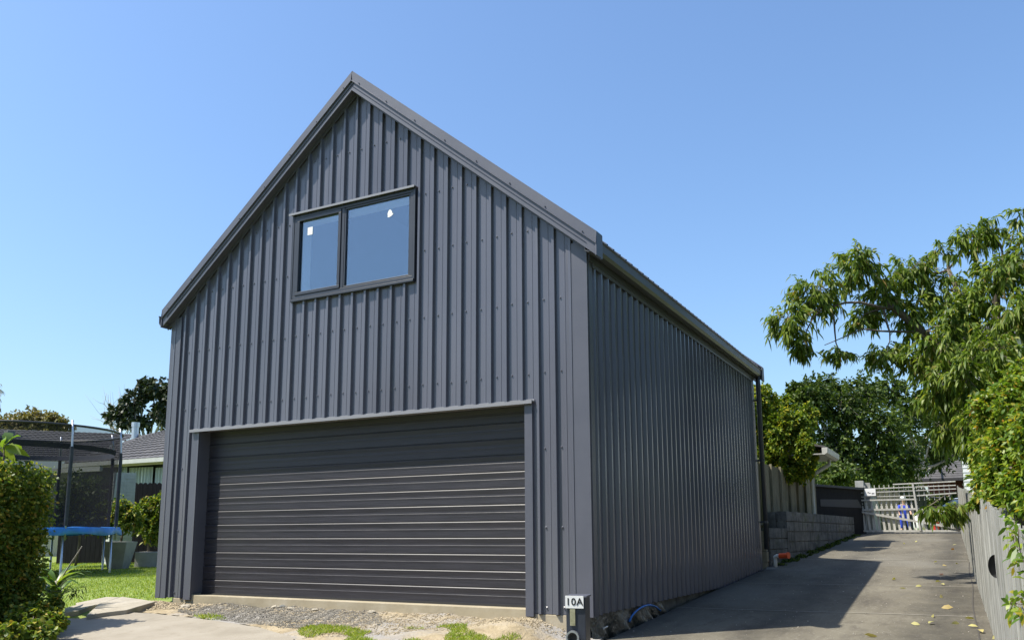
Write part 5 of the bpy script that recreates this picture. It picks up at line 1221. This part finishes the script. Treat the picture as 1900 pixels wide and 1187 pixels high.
mb = MB(); limb(mb, at(5, 900, 9), at(8, 830, 9), .012, .006, 4, .03, 6); mb.build('stem', M['bark'], t, smooth=True)
Pb = np.array([at(2+random.uniform(-4, 10), 828+random.uniform(-5, 8), 9) for _ in range(12)]); leafmesh('foliage', Pb, unit(12)*.9+np.array([.2, 0, .1]), .24, .11, G_LUSH, t, .4)
# long-leaved plant on the lawn behind the hedge
pb = at(106, 1062, 10.4); pb[2] = float(ground(*pb[:2]))
t = thing('strap_leaf_plant', 'plant with long arching light green leaves beside the hedge', 'plant', pb)
V = []; Fq = []; rr = []
for i in range(44):
    a = random.uniform(0, 6.28); L_ = random.uniform(.4, .8); el = random.uniform(.6, 1.4); w = random.uniform(.05, .09); n_ = 7; z0_ = random.uniform(.1, .35)
    d = np.array([math.cos(a), math.sin(a), 0]); sd = np.array([-math.sin(a), math.cos(a), 0]); b0 = len(V)
    for j in range(n_+1):
        s_ = j/n_; p = pb+[0, 0, z0_]+d*L_*s_*math.cos(el*(1-.3*s_))+np.array([0, 0, L_*(math.sin(el)*s_-.55*s_*s_)]); ww = w*math.sin(math.pi*min(.97, s_*.85+.12))
        V += [p-sd*ww/2, p+sd*ww/2]
    Fq += [(b0+2*j, b0+2*j+1, b0+2*j+3, b0+2*j+2) for j in range(n_)]; rr += [random.random()]*n_
npmesh('foliage', np.array(V), [np.array(Fq)], G_LUSH, t, rnd=rr)
mb = MB(); limb(mb, pb, pb+[0, 0, .4], .03, .02, 3, .02, 7); limb(mb, pb+[0, 0, .3], at(152, 1013, 10.2), .010, .006, 5, .04, 6); mb.build('stem', M['barkpale'], t, smooth=True)
# thin drooping weed in front of the lawn
t = thing('wispy_weed', 'thin wispy weed stem reaching out over the lawn from the hedge', 'plant', at(90, 1100, 9.2))
mb = MB(); pts = limb(mb, at(84, 1100, 9.2), at(150, 1094, 9.2), .004, .002, 8, .04, 4); mb.build('stem', M['bark'], t, smooth=True)
PP = np.concatenate([np.array(pts)[2:]+rng.normal(size=(len(pts)-2, 3))*.03 for _ in range(9)]); leafmesh('foliage', PP, unit(len(PP))+np.array([0, 0, -.4]), .06, .012, G_DARK, t, .5)
# pale hose hoop
m2 = MB(); c = at(100, 1062, 10.6); m2.tube([c+np.array([.17*math.cos(a)*right.x, .17*math.cos(a)*right.y, .17*math.sin(a)]) for a in np.linspace(math.pi*.95, math.pi*2.1, 14)], .012, 8)
o = m2.build('garden_hose', M['pvc'], smooth=True); tag(o, 'loop of pale garden hose lying against the long leaved plant', 'hose')
# shrubs beyond the lawn
for nm, lb, bb, lm, ps in (('bushy_shrub', 'glossy green shrub growing behind the trampoline net', [B(150, 920, 20.6, 50, 55, 1.3), B(185, 960, 20.4, 30, 35, .7), B(120, 950, 20.6, 36, 40, .9)], G_DARK, 190),
                       ('potted_shrub', 'bright green shrub growing in the tall tapered planter', [B(226, 945, 20, 24, 28, 1.2), B(245, 962, 19.9, 22, 26, 1)], G_HEDGE, 110),
                       ('leafy_camellia', 'pale leaved shrub growing in the long garden box', [B(275, 945, 20.6, 24, 28, 1.2), B(300, 935, 20.6, 22, 28, 1.2), B(284, 978, 20.6, 30, 30, 1.2)], G_HEDGE, 110)):
    c0 = bb[0][0]; tree(nm, lb, 'shrub', (c0[0], c0[1], .1), (c0[0], c0[1], c0[2]-.25), bb, lm, M['bark'], ps, 10, .10, .045, .03, .3, twr=.004, every=4)
# distant trees
bl = [B(210, 770, 48, 22, 20, .5), B(250, 745, 48, 28, 26, .9), B(285, 720, 48, 30, 22, .9), B(300, 765, 48, 26, 30, 1), B(262, 785, 48, 20, 16, .5), B(235, 780, 48, 18, 14, .4), B(320, 730, 48, 26, 30, .9), B(268, 708, 48, 10, 8, .15)]
tree('dark_spreading_tree', 'dark tree with bare grey branches rising behind the tiled roof', 'tree', at(285, 985, 48), at(278, 830, 48), bl, G_PINE, M['barkpale'], 75, 10, .28, .16, .2, .2, twr=.02, every=3, twig=.55)
t = thing('leafless_twigs', 'bare leafless tree top left of the dark spreading tree', 'tree', at(215, 985, 50)); mb = MB()
fp = limb(mb, at(215, 985, 50), at(222, 800, 50), .15, .08, 4, .02, 6)
for k in range(26):
    a = limb(mb, fp[random.choice((3, 4))], at(random.uniform(188, 250), random.uniform(725, 800), 50+random.uniform(-1, 1)), .035, .010, 4, .06, 4)
    for _ in range(3): limb(mb, a[random.choice((2, 3))], np.array(a[-1])+rng.normal(size=3)*.5, .014, .005, 2, .05, 3)
mb.build('branches', M['barkpale'], t, smooth=True, recalc=False)
bl = [B(20, 785, 50, 40, 26, 1), B(60, 775, 50, 36, 24, 1), B(100, 782, 50, 30, 22, .9), B(-20, 790, 50, 40, 30, 1), B(125, 795, 50, 16, 8, .2), B(60, 800, 50, 70, 14, .8)]
tree('olive_tree', 'olive brown bushy tree behind the house roof at the far left', 'tree', at(50, 985, 50), at(50, 830, 50), bl, G_OLIVE, M['bark'], 120, 12, .22, .10, .16, .3, twr=.012, every=3, twig=.4)
bl = [B(-18, 740, 34, 22, 50, 1)]
tree('weeping_tree', 'edge of a grey weeping tree at the far left of the frame', 'tree', at(-40, 985, 34), at(-35, 800, 34), bl, G_OLIVE, M['barkpale'], 90, 8, .16, .03, .15, .9, twr=.010, every=1, twig=.4, dirbias=(0, 0, -.8))

# black half-round cover, found on the fence by its photo position
r = fw+cr*(1850-950)/F_PX-cu*(1050-CY)/F_PX; t_ = (9.22-CAM[0])/r[0]
for _ in range(8): y_ = CAM[1]+t_*r[1]; t_ = (xf(y_)-CAM[0])/r[0]
pf = CAM+t_*r
o = dome(float(pf[1]), float(pf[2]), .085, 'vent_cover', 'small black half round cover fixed to the grey paling fence')
